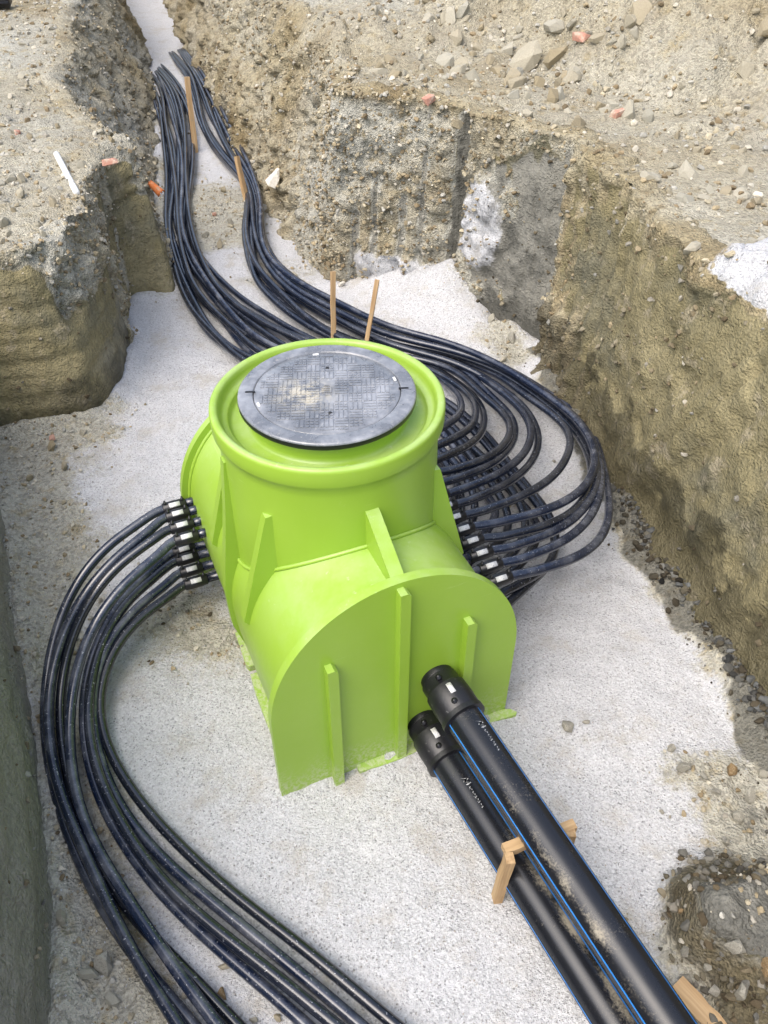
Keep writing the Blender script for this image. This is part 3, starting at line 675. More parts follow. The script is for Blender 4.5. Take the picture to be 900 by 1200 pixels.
# single stones lying on the gravel
for u, w, s, mt in ((666, 848, .075, GREYST), (688, 842, .035, GREYST), (788, 874, .055, GREYST), (802, 898, .075, GREYST), (858, 902, .075, BROWNST), (826, 908, .05, GREYST), (840, 925, .045, GREYST), (880, 930, .07, GREYST), (866, 955, .06, GREYST),
                    (792, 1079, .032, BROWNST), (778, 946, .025, GREYST), (788, 951, .02, GREYST), (895, 905, .06, None), (852, 985, .05, GREYST), (262, 1128, .045, None), (259, 1160, .055, BROWNST), (325, 1188, .032, None), (296, 1190, .03, None),
                    (120, 1128, .10, GREYST), (104, 1142, .07, None), (75, 1080, .06, None), (130, 1170, .06, None), (800, 1120, .055, GREYST), (806, 1145, .05, GREYST), (825, 1140, .045, GREYST),
                    (845, 1135, .08, GREYST), (885, 1160, .09, BROWNST), (860, 1175, .08, GREYST), (835, 1165, .06, GREYST), (75, 545, .07, None), (35, 560, .06, None), (60, 522, .07, None), (95, 505, .05, None), (70, 480, .06, None),
                    (650, 535, .03, GREYST), (257, 285, .09, None), (270, 262, .08, GREYST), (240, 275, .07, None), (262, 225, .08, None), (400, 330, .07, PALE), (345, 320, .06, None), (372, 348, .05, PALE), (575, 385, .08, None), (600, 400, .09, GREYST), (612, 372, .1, None), (590, 420, .06, None)):
    p = at(u, w, .02); z = floor_z(p[:1], p[1:2])[0]; stone((p[0], p[1], z+.25*s), s, floor, mt)

# ------------------------------------------------------------------ the green manifold chamber (local x across, y towards the rear plate)
ch = tag(empty('manifold_chamber', tuple(FC), YAW), 'lime green plastic manifold chamber with round neck standing on white gravel', 'chamber')
TN, LEN = .601, 1.255
def arch(w, zs, b, zb, n=40, wb=None):
    th = np.linspace(0, math.pi, n); pts = [(w*math.cos(t), zs+b*math.sin(t)) for t in th]
    lo = []
    if wb is None: lo = [(-w, zb), (w, zb)]; return pts+lo
    m = 8
    for i in range(1, m+1): q = i/m; lo.append((-(w-(w-wb)*(q**2)), zs+(zb-zs)*q))
    return pts+lo+[(-x, z) for x, z in lo[::-1]]
def smooth_by_angle(me, ang=35):
    for p in me.polygons: p.use_smooth = True
    bm = bmesh.new(); bm.from_mesh(me)
    for e_ in bm.edges:
        e_.smooth = not (len(e_.link_faces) == 2 and e_.calc_face_angle(0) > math.radians(ang))
    bm.to_mesh(me); bm.free(); return me
body = link('body', smooth_by_angle(prism('body', arch(.428, .41, .468, -.05, 56, .33), .02, LEN-.02, 'y', 0)), GREEN, ch)
for y0, y1, nm in ((0, .034, 'end_plate'), (LEN-.034, LEN, 'end_plate')):
    pl_ = link(nm, smooth_by_angle(prism(nm, arch(.462, .412, .503, -.05, 56), y0, y1, 'y', .005), 30), GREEN, ch)
    sgn = 0 if y0 == 0 else 1
    yo = (-.036, .002) if not sgn else (LEN-.002, LEN+.036)
    for x, h in ((-.25, .645), (0.0, .895), (.25, .645)):
        link('stiffening_rib', prism('stiffening_rib', [(x-.018, -.05), (x+.018, -.05), (x+.018, h-.012), (x+.006, h), (x-.018, h)], yo[0], yo[1], 'y', .004), GREEN, pl_)
# neck and rim
neck = link('neck', lathe('neck', [(.376, .35), (.374, .9), (.371, 1.10), (.373, 1.130), (.382, 1.146)], 96), GREEN, ch); neck.location = (0, TN, 0)
rim = link('rim', lathe('rim', [(.371, 1.128), (.380, 1.143), (.387, 1.150), (.390, 1.160), (.391, 1.180), (.391, 1.208), (.3895, 1.217), (.385, 1.222), (.378, 1.2235), (.369, 1.222), (.363, 1.216), (.359, 1.202),
    (.354, 1.188), (.346, 1.182), (.336, 1.180), (.331, 1.174), (.328, 1.160), (.316, 1.155), (.300, 1.153), (.275, 1.154), (.266, 1.160), (.262, 1.175), (.262, 1.215), (.256, 1.219), (.244, 1.219), (.240, 1.21), (.240, 1.10)], 128), GREEN, ch); rim.location = (0, TN, 0)
# gussets between neck, body and end plates
def barrel_z(x): return .41+.468*math.sqrt(max(0, 1-(x/.428)**2))
for sy in (-1, 1):
    ya = TN+sy*.357; ye = .03 if sy < 0 else LEN-.03
    link('gusset', prism('gusset', [(ya, .80), (ye, .80), (ye, .912), (ya+sy*.035, 1.02), (ya, 1.035)], -.023, .023, 'x', .004), GREEN, ch)
    for sx in (-1, 1):
        yq = TN+sy*.215; xn = .300
        xs = np.linspace(xn-.06, .424, 10)
        poly = [(sx*(xn-.02), .995), (sx*(xn+.012), .99), (sx*.432, .545), (sx*.40, .50), (sx*(xn-.06), .70)]
        link('gusset', prism('gusset', poly, yq-.020, yq+.020, 'y', .004), GREEN, ch)
for sx in (-1, 1):
    link('side_fin', prism('side_fin', [(sx*.335, 1.08), (sx*.378, 1.08), (sx*.400, .85), (sx*.446, .50), (sx*.440, .30), (sx*.38, .08), (sx*.30, .1), (sx*.30, .9)], TN-.020, TN+.020, 'y', .006), GREEN, ch)
# base flange and weld beads
for poly in ([(-.412, .615), (-.402, .60), (-.33, .60), (-.33, .80), (-.405, .80)], [(-.420, .14), (-.412, .12), (-.33, .12), (-.33, .56), (-.410, .56), (-.418, .46)], [(.36, .1), (.495, .1), (.49, 1.1), (.36, 1.1)],
             [(.315, -.030), (.485, -.044), (.496, -.034), (.48, -.012), (.40, .02), (.315, .02)], [(-.17, -.030), (-.06, -.040), (.07, -.036), (.07, .02), (-.17, .02)]):
    link('base_flange', prism('base_flange', poly, -.035, .006, 'z', .002), GREEN, ch)
for yy in (.036, LEN-.036):
    a_ = np.array(arch(.430, .41, .470, -.05, 56)[:56]); P = np.stack([a_[:, 0], np.full(56, yy), a_[:, 1]], 1)
    v, f = tube_np(P, .009, 6); link('weld_bead', mesh_np('weld_bead', v, f), GREEN, ch)
P = []
for t in np.linspace(0, 2*math.pi, 97):
    x, y = .378*math.cos(t), .378*math.sin(t); P.append((x, TN+y, barrel_z(x)+.004))
v, f = tube_np(np.array(P), .008, 6, False); link('weld_bead', mesh_np('weld_bead', v, f), GREEN, ch)
# pipe stubs that belong to the chamber
TT = [.263+.0767*k for k in range(13)]
LT = [TT[9]+.02, TT[10]+.02, TT[11]+.02, TT[12]+.0]
def stub(x0, x1, y, z):
    v, f = tube_np(np.array([(x0, y, z), ((x0+x1)/2, y, z), (x1, y, z)]), .0195, 12); link('pipe_stub', mesh_np('pipe_stub', v, f), PIPE, ch)
for y in TT: stub(.38, .50, y, .452); stub(.30, .47, y+.012, .195)
for y in LT: stub(-.40, -.46, y, .452); stub(-.32, -.46, y, .195)
# sockets of the two mains
for s_, z_ in ((.145, .372), (.098, .130)):
    v, f = tube_np(np.array([(s_, .05, z_), (s_, 0, z_), (s_+.002, -.05, z_-.003)]), .062, 24); link('main_socket', mesh_np('main_socket', v, f), FIT, ch)

# ------------------------------------------------------------------ manhole cover on the neck
LZ = 1.219
cov = tag(empty('manhole_cover', tuple(loc(0, TN, LZ)), YAW+math.radians(-21)), 'round dusty dark grey manhole cover lying on the green neck', 'cover')
link('cover_skirt', lathe('cover_skirt', [(.240, -.045), (.254, -.045), (.256, -.040), (.258, -.004), (.262, .001), (.288, .003), (.2935, .008), (.2943, .018), (.2938, .024)], 128), FIT, cov)
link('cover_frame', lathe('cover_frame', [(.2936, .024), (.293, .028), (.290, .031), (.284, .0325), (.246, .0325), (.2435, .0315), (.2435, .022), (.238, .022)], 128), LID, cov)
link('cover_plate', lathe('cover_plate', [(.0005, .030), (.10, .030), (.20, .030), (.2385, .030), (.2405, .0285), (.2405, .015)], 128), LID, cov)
# woven tread of short raised bars
bmv, bmf = [], []
def tbox(cx, cy, lx, ly, z0, z1):
    k = len(bmv); e_ = .0006
    for (dx, dy, z) in ((-1, -1, z0), (1, -1, z0), (1, 1, z0), (-1, 1, z0)): bmv.append((cx+dx*lx/2, cy+dy*ly/2, z))
    for (dx, dy, z) in ((-1, -1, z1), (1, -1, z1), (1, 1, z1), (-1, 1, z1)): bmv.append((cx+dx*(lx/2-e_), cy+dy*(ly/2-e_), z))
    for q in ((4, 5, 6, 7), (0, 1, 5, 4), (1, 2, 6, 5), (2, 3, 7, 6), (3, 0, 4, 7)): bmf.append([k+j for j in q])
cell = .046
for i in range(-6, 7):
    for j in range(-6, 7):
        cx, cy = i*cell, j*cell
        if abs(i) <= 0 and abs(j) <= 1: continue
        for k in (-1, 0, 1):
            for h in ((0,) if (i*2+j) % 3 else (-1, 0, 1)):
                ln = .92 if (i*2+j) % 3 else .24
                if (i+j) % 2: x, y, lx, ly = cx+h*cell*.32, cy+k*cell*.32, cell*ln, cell*.25
                else: x, y, lx, ly = cx+k*cell*.32, cy+h*cell*.32, cell*.25, cell*ln
                if math.hypot(abs(x)+lx/2, abs(y)+ly/2) > .232: continue
                tbox(x, y, lx, ly, .029, .0328)
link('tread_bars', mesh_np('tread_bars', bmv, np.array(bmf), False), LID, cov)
# raised centre mark: chevron, comb of three bars, chevron
bmv, bmf = [], []
for k in (-1, 0, 1): tbox(-.004, k*.011, .028, .0045, .029, .0345)
tbox(.012, 0, .0055, .034, .029, .0345); tbox(-.002, .026, .018, .005, .029, .0345); tbox(.004, -.027, .022, .005, .029, .0345)
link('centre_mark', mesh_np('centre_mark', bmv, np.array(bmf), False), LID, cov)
for ang in (0, math.pi):
    o = link('lifting_slot', prism('lifting_slot', [(.236, -.004), (.268, -.004), (.268, .004), (.236, .004)], .028, .0337, 'z', 0), BLACK, cov); o.rotation_euler = (0, 0, ang)
for r_, ang in ((.232, .25), (.232, math.pi+.32), (.228, 1.75)):
    o = link('key_slot', prism('key_slot', [(-.010, -.004), (.010, -.004), (.010, .004), (-.010, .004)], .028, .0336, 'z', 0), WPLASTIC, cov); o.location = (r_*math.cos(ang), r_*math.sin(ang), 0); o.rotation_euler = (0, 0, ang+1.57)
for x, y in ((.0, .135), (.01, -.13)):
    v, f = tube_np(np.array([(x, y, .026), (x, y, .0336)]), .006, 10); link('vent_hole', mesh_np('vent_hole', v, f), BLACK, cov)

# ------------------------------------------------------------------ collector pipes
PR = .0198
def coupling(root, x0, x1, y, z, sgn, tilt=0):
    """electrofusion coupler between chamber stub and pipe, built in the chamber's frame"""
    def W(p): return loc(*p)-np.array(root.location)
    L_ = abs(x1-x0); xs = [x0, x0+sgn*.004, x0+sgn*L_*.2, x0+sgn*L_*.22, x0+sgn*L_*.78, x0+sgn*L_*.8, x1-sgn*.004, x1]; rs = [.021, .0245, .0245, .0260, .0260, .0245, .0245, .021]
    v, f = tube_np(np.array([W((x, y, z)) for x in xs]), rs, 16); cp = link('coupling', mesh_np('coupling', v, f), FIT, root)
    for q in (.13, .87):
        x = x0+sgn*L_*q; v, f = tube_np(np.array([W((x, y, z+.018)), W((x, y, z+.033)), W((x, y, z+.0335)), W((x, y, z+.041))]), [.0065, .0065, .0045, .0045], 8)
        link('terminal', mesh_np('terminal', v, f), FIT, cp)
    # curved label patch on the side that faces up and forward
    V, F = [], []; th = np.linspace(math.radians(34), math.radians(80), 6); xx = (x0+sgn*L_*.26, x0+sgn*L_*.72)
    for x in xx:
        for t in th: V.append(W((x, y-math.cos(t)*.0266, z+math.sin(t)*.0266)))
    n_ = len(th)
    for i in range(n_-1): F.append((i, i+1, n_+i+1, n_+i) if sgn > 0 else (i+1, i, n_+i, n_+i+1))
    lb = link('label', mesh_np('label', np.array(V), np.array(F)), WHITE, cp)
    md = lb.modifiers.new('thick', 'SOLIDIFY'); md.thickness = .0006; md.offset = 1
def pipe_thing(pts, label, group, cp=None):
    pts = np.array(pts, float); p0 = pts[0]
    root = tag(empty('collector_pipe', (p0[0], p0[1], 0)), label, 'pipe', group)
    L_ = np.linalg.norm(np.diff(pts, axis=0), axis=1).sum(); N_ = max(60, int(L_/.03)); Q = cr(pts, N_); S_ = Q.copy(); k_ = 8; ker = np.hanning(2*k_+3)[1:-1]; ker /= ker.sum()
    for _ in range(2): S_ = np.stack([np.convolve(np.pad(S_[:, j], k_, mode='reflect', reflect_type='odd'), ker, 'valid') for j in range(3)], 1)
    w_ = sstep(3, 9, np.arange(N_, dtype=float))[:, None]; Q = Q*(1-w_)+S_*w_
    v, f = tube_np(Q-np.array([p0[0], p0[1], 0]), PR, 10); link('tube', mesh_np('tube', v, f), PIPE, root)
    if cp: coupling(root, *cp)
    return root
ORD = ['first', 'second', 'third', 'fourth', 'fifth', 'sixth', 'seventh', 'eighth', 'ninth', 'tenth', 'eleventh', 'twelfth', 'thirteenth']
def zint(n, z0, z1, p=1.0): return [z0+(z1-z0)*(i/(n-1))**p for i in range(n)]
# eight pipes on the open side, upper row then lower row; pixel traces
LU = [[(167,608),(138,626),(113,648),(91,675),(76,704),(64,736),(56,770),(52,810),(51,850),(56,895),(65,935),(78,975),(95,1015),(115,1057),(140,1100),(170,1137),(205,1174),(229,1203)],
      [(167,626),(140,648),(120,665),(101,690),(84,714),(70,741),(64,770),(59,790),(55,821),(56,870),(64,912),(75,946),(90,980),(106,1012),(117,1035),(134,1078),(151,1112),(173,1146),(198,1183),(211,1203)],
      [(174,634),(147,650),(125,670),(106,697),(91,721),(81,748),(75,775),(70,797),(68,826),(70,858),(76,897),(86,941),(100,985),(122,1030),(150,1070),(185,1105),(215,1135),(245,1165),(277,1199)],
      [(177,655),(150,677),(128,699),(108,729),(95,756),(89,778),(84,799),(80,833),(80,870),(83,907),(88,936),(97,965),(108,987),(122,1012),(139,1036),(161,1070),(188,1110),(212,1146),(237,1178),(254,1200)]]
LL = [[(177,666),(150,691),(130,717),(116,742),(106,770),(98,799),(95,833),(97,870),(106,908),(117,943),(135,974),(160,1014),(186,1045),(215,1075),(244,1102),(279,1132),(306,1154),(328,1170),(358,1199)],
      [(177,676),(152,697),(133,721),(118,749),(111,775),(103,799),(101,833),(103,870),(113,907),(124,936),(144,965),(166,1009),(190,1036),(214,1057),(244,1084),(280,1111),(308,1130),(346,1162),(377,1188),(393,1201)],
      [(186,690),(162,707),(140,729),(123,753),(113,778),(107,799),(106,833),(109,866),(119,905),(132,934),(154,968),(183,1002),(213,1028),(249,1058),(286,1086),(310,1108),(358,1146),(394,1176),(419,1198)],
      [(189,704),(167,716),(147,734),(130,758),(122,778),(116,792),(112,821),(114,853),(125,880),(145,914),(167,946),(196,977),(227,1007),(256,1034),(310,1078),(341,1097),(382,1132),(421,1166),(460,1198)]]
LB = [.030, .070, .030, .072, .028, .064, .028, .026]
for row, tr_, zc in ((0, LU, .452), (1, LL, .195)):
    for k, px in enumerate(tr_):
        y = LT[3-k]; zb = LB[row*4+k]; n = len(px); m = 10
        pts = [loc(-.455, y, zc), loc(-.50, y, zc), loc(-.563, y, zc-.001)]
        zz = [zb+(zc-.004-zb)*.5*(1+math.cos(math.pi*(i/m)**1.15)) if i < m else zb for i in range(1, n+1)]
        P = [at(u, w, z) for (u, w), z in zip(px, zz)]; pts += P
        d_ = P[-1]-P[-2]; d_ /= np.linalg.norm(d_); pts += [P[-1]+d_*.3, P[-1]+d_*.7+np.array([.06, 0, 0]), P[-1]+d_*1.2+np.array([.2, 0, -.02]), P[-1]+d_*1.6+np.array([.35, 0, -.12])]
        pipe_thing(pts, f"black pipe {ORD[k]} from the rear plate on the {'upper' if row == 0 else 'lower'} row of the eight-coupling side",
                   'pipes curving from the eight-coupling side', (-.455, -.553, y, zc, -1))
# bundles in the trench, near to far: (outer edge, inner edge) pixel pairs
BB = [((633,453),(604,468)), ((595,429),(562,447)), ((564,417),(530,437)), ((529,402),(488,425)), ((495,393),(440,418)), ((467,387),(398,402)), ((429,371),(360,382)), ((395,353),(334,364)), ((368,341),(315,347)), ((344,325),(300,330)), ((325,309),(291,309)), ((313,288),(286,283)), ((308,262),(286,260)),
      ((306,238),(289,240)), ((300,214),(284,213)), ((290,188),(268,196)), ((276,160),(247,170)), ((262,132),(234,143)), ((251,109),(226,112)), ((239,88),(217,88)), ((226,70),(206,73)), ((214,57),(197,62))]
RU = [[(628,669),(660,661),(687,651),(705,632),(714,611),(714,588),(710,560),(704,535),(697,511),(682,489),(660,472)],
      [(623,653),(655,640),(681,621),(697,600),(704,576),(705,555),(701,532),(692,510),(676,489),(656,472)],
      [(607,640),(639,629),(671,613),(689,591),(699,571),(701,550),(695,527),(684,505),(668,487),(650,472)],
      [(596,628),(633,620),(665,608),(684,588),(693,566),(694,546),(687,526),(676,507),(660,490),(643,475)],
      [(593,611),(633,601),(665,589),(687,571),(697,551),(699,533),(690,510),(676,491),(657,474),(640,463)],
      [(580,595),(617,580),(644,564),(660,545),(669,524),(668,505),(649,485),(623,469)],
      [(561,584),(588,571),(607,559),(625,540),(632,519),(628,497),(612,473),(588,455)],
      [(567,565),(599,548),(620,524),(623,500),(609,476),(585,457)],
      [(553,556),(580,543),(599,524),(605,503),(596,481),(572,463)],
      [(548,548),(577,535),(595,517),(600,500),(588,480),(563,463)],
      [(540,529),(561,513),(568,495),(564,475),(550,458)],
      [(540,511),(556,495),(557,476),(545,457)],
      [(535,492),(541,476),(535,460),(519,447)]]
RZ = [.03, .07, .11, .05, .15, .10, .06, .10, .06, .11, .05, .09, .06]
JOIN = [1, 1, 1, 1, 1, 1, 2, 2, 2, 2, 3, 3, 3]
UB = [0, .10, .2, .32, .02, .42, .5, .62, .72, .82, .9, .96, 1.0]
LAY = [0, 1, 2, 1, 3, 0, 2, 0, 1, 2, 0, 1, 0]
def bundle(pairs, u, lay, i0, wob):
    out = []; n = len(pairs)
    for i in range(i0, n):
        (a0, a1), (b0, b1) = pairs[i]; uu = np.clip(u+.10*math.sin(i*.55+wob*2.1)*min(1, i/6)+.06*math.sin(i*1.15+wob*5), 0, 1)
        z = .024+.036*lay*(1-.45*i/n)
        if i >= n-2: z = .02 if i == n-2 else -.03
        out.append(at(a0+(b0-a0)*uu, a1+(b1-a1)*uu, z))
    d_ = out[-1]-out[-2]; d_ /= np.linalg.norm(d_); out.append(out[-1]+d_*.5+np.array([0, 0, -.12]))
    return out
for k, px in enumerate(RU):
    y = TT[k]; zc = .452; n = len(px)
    pts = [loc(.49, y, zc), loc(.54, y, zc), loc(.60, y, zc-.003)]
    zt = RZ[k]+.03*(k % 2)
    for i, (u, w) in enumerate(px):
        q = (i+1)/n; h_ = .5*(1+math.cos(math.pi*q**1.1)); pts.append(at(u, w, (zc-.006)*h_+zt*(1-h_)))
    pts += bundle(BB, UB[k], LAY[k], JOIN[k], k)
    pipe_thing(pts, f'black pipe {ORD[k]} from the front plate on the upper row facing the tall wall', 'pipes looping back from the thirteen-coupling side', (.490, .590, y, zc, 1))
# lower row: loops under the upper one, passes behind the chamber and runs up the trench in the other bundle
AA = [((300,446),(430,422)), ((274,424),(395,406)), ((252,405),(360,393)), ((235,384),(323,374)), ((222,361),(285,351)), ((212,338),(256,325)), ((204,312),(239,304)), ((197,284),(228,277)), ((194,258),(224,248)), ((195,229),(225,222)), ((195,201),(226,195)), ((192,171),(226,168)),
      ((185,141),(224,141)), ((180,118),(217,113)), ((175,102),(204,92)), ((170,94),(187,75))]
LAYA = [0, 1, 2, 0, 1, 2, 0, 1, 2, 0, 1, 0, 1]
OUTER = [(.731,.389),(.849,.436),(.975,.505),(1.056,.576),(1.142,.706),(1.186,.844),(1.225,1.10),(1.235,1.295),(1.239,1.554),(1.207,1.732),(1.163,1.90)]
for k in range(13):
    y = TT[k]+.012; f_ = k/12.0; jit = rng.normal(size=4)*.03
    s_out = 1.22-.50*f_+jit[0]; t_turn = y+.30-.10*f_
    if k == 0: mid = OUTER
    else:
        mid = [(.62+.05*(1-f_), y+.02), (.72+.10*(1-f_), y+.06), (s_out-.20, y+.16), (s_out-.06, t_turn), (s_out+jit[1]*.5, t_turn+.22), (s_out+.01, max(t_turn+.45, 1.35)), (s_out-.02+.05*f_, 1.72+.05*f_+jit[2])]
    zs = [.19-.16*min(1, i/4)+.03*((k*2+i//2) % 3) for i in range(len(mid))]
    pts = [loc(.465, y, .195), loc(.50, y, .195), loc(.56, y, .193)]+[loc(s_, t_, z) for (s_, t_), z in zip(mid, zs)]
    u = 1-f_; lay = LAYA[k]
    p1 = loc(.86+.10*(1-f_), 2.20+.22*(1-f_), .03+.035*lay); p2 = loc(.45+.30*(1-f_), 2.50+.12*(1-f_), .03+.035*lay)
    pts += [p1, p2]+bundle(AA, u*.96+.02, lay, 1, k+3)
    pipe_thing(pts, f'low black pipe {ORD[k]} from the front plate, looping beneath the upper row', 'low pipes under the upper row', (.455, .555, y, .195, 1))

# ------------------------------------------------------------------ the two mains
def main_pipe(name, label, pix, zs, start, R_, rot, mark):
    P = [np.array(start)]+[at(u, w, z) for (u, w), z in zip(pix, zs)]
    A = P[0]; Bp = P[-1]; d_ = (Bp-A)/np.linalg.norm(Bp-A); end = A+d_*4.2
    root = tag(empty(name, (A[0], A[1], 0)), label, 'pipe', None); o = np.array([A[0], A[1], 0])
    Q = np.array([A+d_*t for t in np.linspace(.12, 4.2, 130)]); ax = d_
    side = np.cross(ax, (0, 0, 1)); side /= np.linalg.norm(side); upv = np.cross(side, ax)
    v, f = tube_np(Q-o, R_, 40); me = mesh_np('tube', v, f)
    rel = v-(A-o); al = rel@ax; rad = rel-al[:, None]*ax; ang = np.arctan2(rad@upv, rad@side)   # 90 deg = up
    nz = fbm(np.stack([v[:, 0], v[:, 1], v[:, 2]], 1), 9, 4)
    dust = np.exp(-((ang-math.radians(mark))/.34)**2)*np.clip(.50+.35*nz, 0, 1)*sstep(.25, .8, al) + .30*np.clip(nz+.35, 0, 1)*(ang > 0)
    attr(me, 'dust', dust); link('tube', me, MPIPE, root)
    for j in range(3):
        a0 = math.radians(rot+120*j); V, F = [], []
        for i, p in enumerate(Q[::3]):
            for da in (-.055, 0, .055):
                V.append(p-o+(R_+.0008)*(math.cos(a0+da)*side+math.sin(a0+da)*upv))
        n_ = len(Q[::3])
        for i in range(n_-1):
            for c_ in (0, 1): F.append((i*3+c_, i*3+c_+1, (i+1)*3+c_+1, (i+1)*3+c_))
        link('stripe', mesh_np('stripe', np.array(V), np.array(F)), BLUE, root)
    # coupling sleeve
    ts = [-.005, .0, .042, .046, .048, .108, .112, .148, .152, .154, .172, .175]; rs = [.058, .066, .066, .069, .0735, .0755, .074, .074, .072, .0775, .0775, .064]
    v, f = tube_np(np.array([A+d_*t-o for t in ts]), np.array(rs)*R_/.0625, 36); cp = link('coupling', smooth_by_angle(mesh_np('coupling', v, f), 40), FIT, root)
    def patch(name_, t0, t1, a0, a1, rr, mat, par, nseg=4):
        V, F = [], []
        for t in (t0, t1):
            for q in np.linspace(math.radians(a0), math.radians(a1), nseg): V.append(A+d_*t-o+rr*(math.cos(q)*side+math.sin(q)*upv))
        for i in range(nseg-1): F.append((i, i+1, nseg+i+1, nseg+i))
        ob = link(name_, mesh_np(name_, np.array(V), np.array(F)), mat, par); md = ob.modifiers.new('thick', 'SOLIDIFY'); md.thickness = .0008; md.offset = 0
    patch('label', .062, .102, 76, 90, .0757*R_/.0625, WHITE, cp)
    for t in (.024, .13):
        c0 = A+d_*t-o+upv*(.068*R_/.0625)*.93+side*(.068*R_/.0625)*.30; v, f = tube_np(np.array([c0, c0+(upv*.95+side*.3)*.012, c0+(upv*.95+side*.3)*.0125, c0+(upv*.95+side*.3)*.02]), [.011, .011, .007, .007], 10); link('terminal', mesh_np('terminal', v, f), FIT, cp)
    return root, A, d_, side, upv, o, patch
def main_material():
    m, nt, bs = newmat('black_main_pipe'); b = NB(nt)
    dus = b.at('dust').outputs['Fac']; f = b.edge(b.math('ADD', dus, b.math('MULTIPLY', b.math('SUBTRACT', b.noise(130, 5, .75), .5), 1.3)), .30, .95)
    c_ = b.mix(f, (.009, .010, .013), (.30, .265, .20)); b.l(c_, bs.inputs['Base Color'])
    b.l(b.math('ADD', b.math('MULTIPLY', f, .5), b.math('ADD', b.math('MULTIPLY', b.noise(12, 4), .2), .17)), bs.inputs['Roughness']); bs.inputs['Specular IOR Level'].default_value = .55
    return m
MPIPE = main_material()
UPM = main_pipe('main_pipe', 'upper thick black main pipe with blue stripes carried on the wooden trestle', [(784,1200)], [.295], loc(.145, -.02, .371), .0645, 14, 46)
LOM = main_pipe('main_pipe', 'lower thick black main pipe with blue stripes lying on the gravel', [(722,1200)], [.074], loc(.098, -.02, .130), .0645, 4, 118)
# white printed maker's mark: a run of hand-like strokes following each pipe
def script(M, t0, ang, scale=1.0):
    root, A, d_, side, upv, o, patch = M; V, F = [], []; R_ = .0653
    def stroke(pts, w=.0032):
        k = len(V)
        for i, (t, a_) in enumerate(pts):
            for s_ in (-1, 1):
                q = math.radians(ang)+(a_*scale+s_*w*.5)/R_; V.append(A+d_*(t0+t*scale+s_*w*.35)-o+R_*(math.cos(q)*side+math.sin(q)*upv))
        for i in range(len(pts)-1): F.append((k+2*i, k+2*i+1, k+2*i+3, k+2*i+2))
    stroke([(0, -.012), (.012, .012), (.020, -.010), (.032, .013), (.037, -.006)], .006)
    x = .045
    for k_ in range(9):
        h = (.006, .009, .005, .007, .010)[k_ % 5]; stroke([(x, -h*.7), (x+.004, h*.5), (x+.0085, h*(.1 if k_ % 2 else -.6))], .0024); x += .0125
    ob = link('printed_mark', mesh_np('printed_mark', np.array(V), np.array(F)), INK, root)
script(UPM, .225, 102, .8); script(LOM, .27, 84, .8)

# ------------------------------------------------------------------ timber
def batten(name, p, q, w, d_, parent=None, org=None, roll=0.0, ends=.003):
    """rectangular lath from p to q; its own object with its grain along z"""
    p, q = Vector(p), Vector(q); L_ = (q-p).length; bm = bmesh.new()
    nseg = 6; rows = []
    for i in range(nseg+1):
        t = i/nseg; k = 1+.05*random.uniform(-1, 1); off = (random.uniform(-1, 1)*.002, random.uniform(-1, 1)*.002)
        rows.append([bm.verts.new((x*w*.5*k+off[0], y*d_*.5*k+off[1], t*L_)) for x, y in ((-1, -1), (1, -1), (1, 1), (-1, 1))])
    for i in range(nseg):
        for j in range(4): bm.faces.new((rows[i][j], rows[i][(j+1) % 4], rows[i+1][(j+1) % 4], rows[i+1][j]))
    bm.faces.new(rows[0][::-1]); bm.faces.new(rows[-1])
    me = bm_mesh(name, bm, False, ends, 1); o = link(name, me, WOOD, parent)
    quat = (q-p).to_track_quat('Z', 'Y'); o.rotation_mode = 'QUATERNION'; o.rotation_quaternion = quat @ Matrix.Rotation(roll, 3, 'Z').to_quaternion()
    o.location = p-(org if org is not None else Vector((0, 0, 0)))
    return o
def stake(top, zt, bot, zb, w, label, group):
    p = at(*bot, zb); q = at(*top, zt); d_ = (p-q)/np.linalg.norm(p-q); p = p+d_*.12
    o = batten('wooden_stake', p, q, w, w*.75, roll=.5); return tag(o, label, 'stake', group)
# stakes behind the neck: they stand in the pipe bundle near the back wall
b1 = at(391, 410, 0); b2 = at(427, 415, 0)
stake((390, 318), .47, (391, 410), 0, .028, 'upright wooden stake in the pipe bundle behind the chamber neck, away from the clay wall', 'wooden stakes holding the pipe bundles')
stake((442, 328), .46, (427, 415), 0, .026, 'leaning wooden stake in the pipe bundle behind the chamber neck, closer to the clay wall', 'wooden stakes holding the pipe bundles')
stake((219, 90), .62, (229, 176), 0, .042, 'tall wooden stake between the two pipe bundles far up the trench', 'wooden stakes holding the pipe bundles')
stake((277, 183), .36, (290, 240), 0, .040, 'short wooden stake against the pipe bundle at the trench bend', 'wooden stakes holding the pipe bundles')
# trestle carrying the upper main
def on_axis(M, t): return M[1]+M[2]*t
zb_ = .245
A_, B_ = at(590, 996, zb_), at(673, 967, zb_); cu = .5*(A_+B_)
tre = tag(empty('pipe_trestle', (cu[0], cu[1], 0)), 'small wooden trestle bridging the lower main and carrying the upper main', 'trestle'); og = Vector((cu[0], cu[1], 0))
batten('crossbar', A_, B_, .034, .030, tre, og)
batten('leg', (A_[0]-.004, A_[1]-.036, -.10), (A_[0]+.012, A_[1]-.034, zb_+.020), .036, .028, tre, og, ends=.005)
batten('leg', (B_[0]-.02, B_[1]-.034, -.10), (B_[0]-.02, B_[1]-.034, zb_+.012), .034, .026, tre, og, ends=.005)
tag(batten('timber_plank', at(793, 1152, .03), at(856, 1222, .03), .055, .045, roll=.3), 'cut timber batten lying on the gravel against the upper main and the clay lump', 'timber')

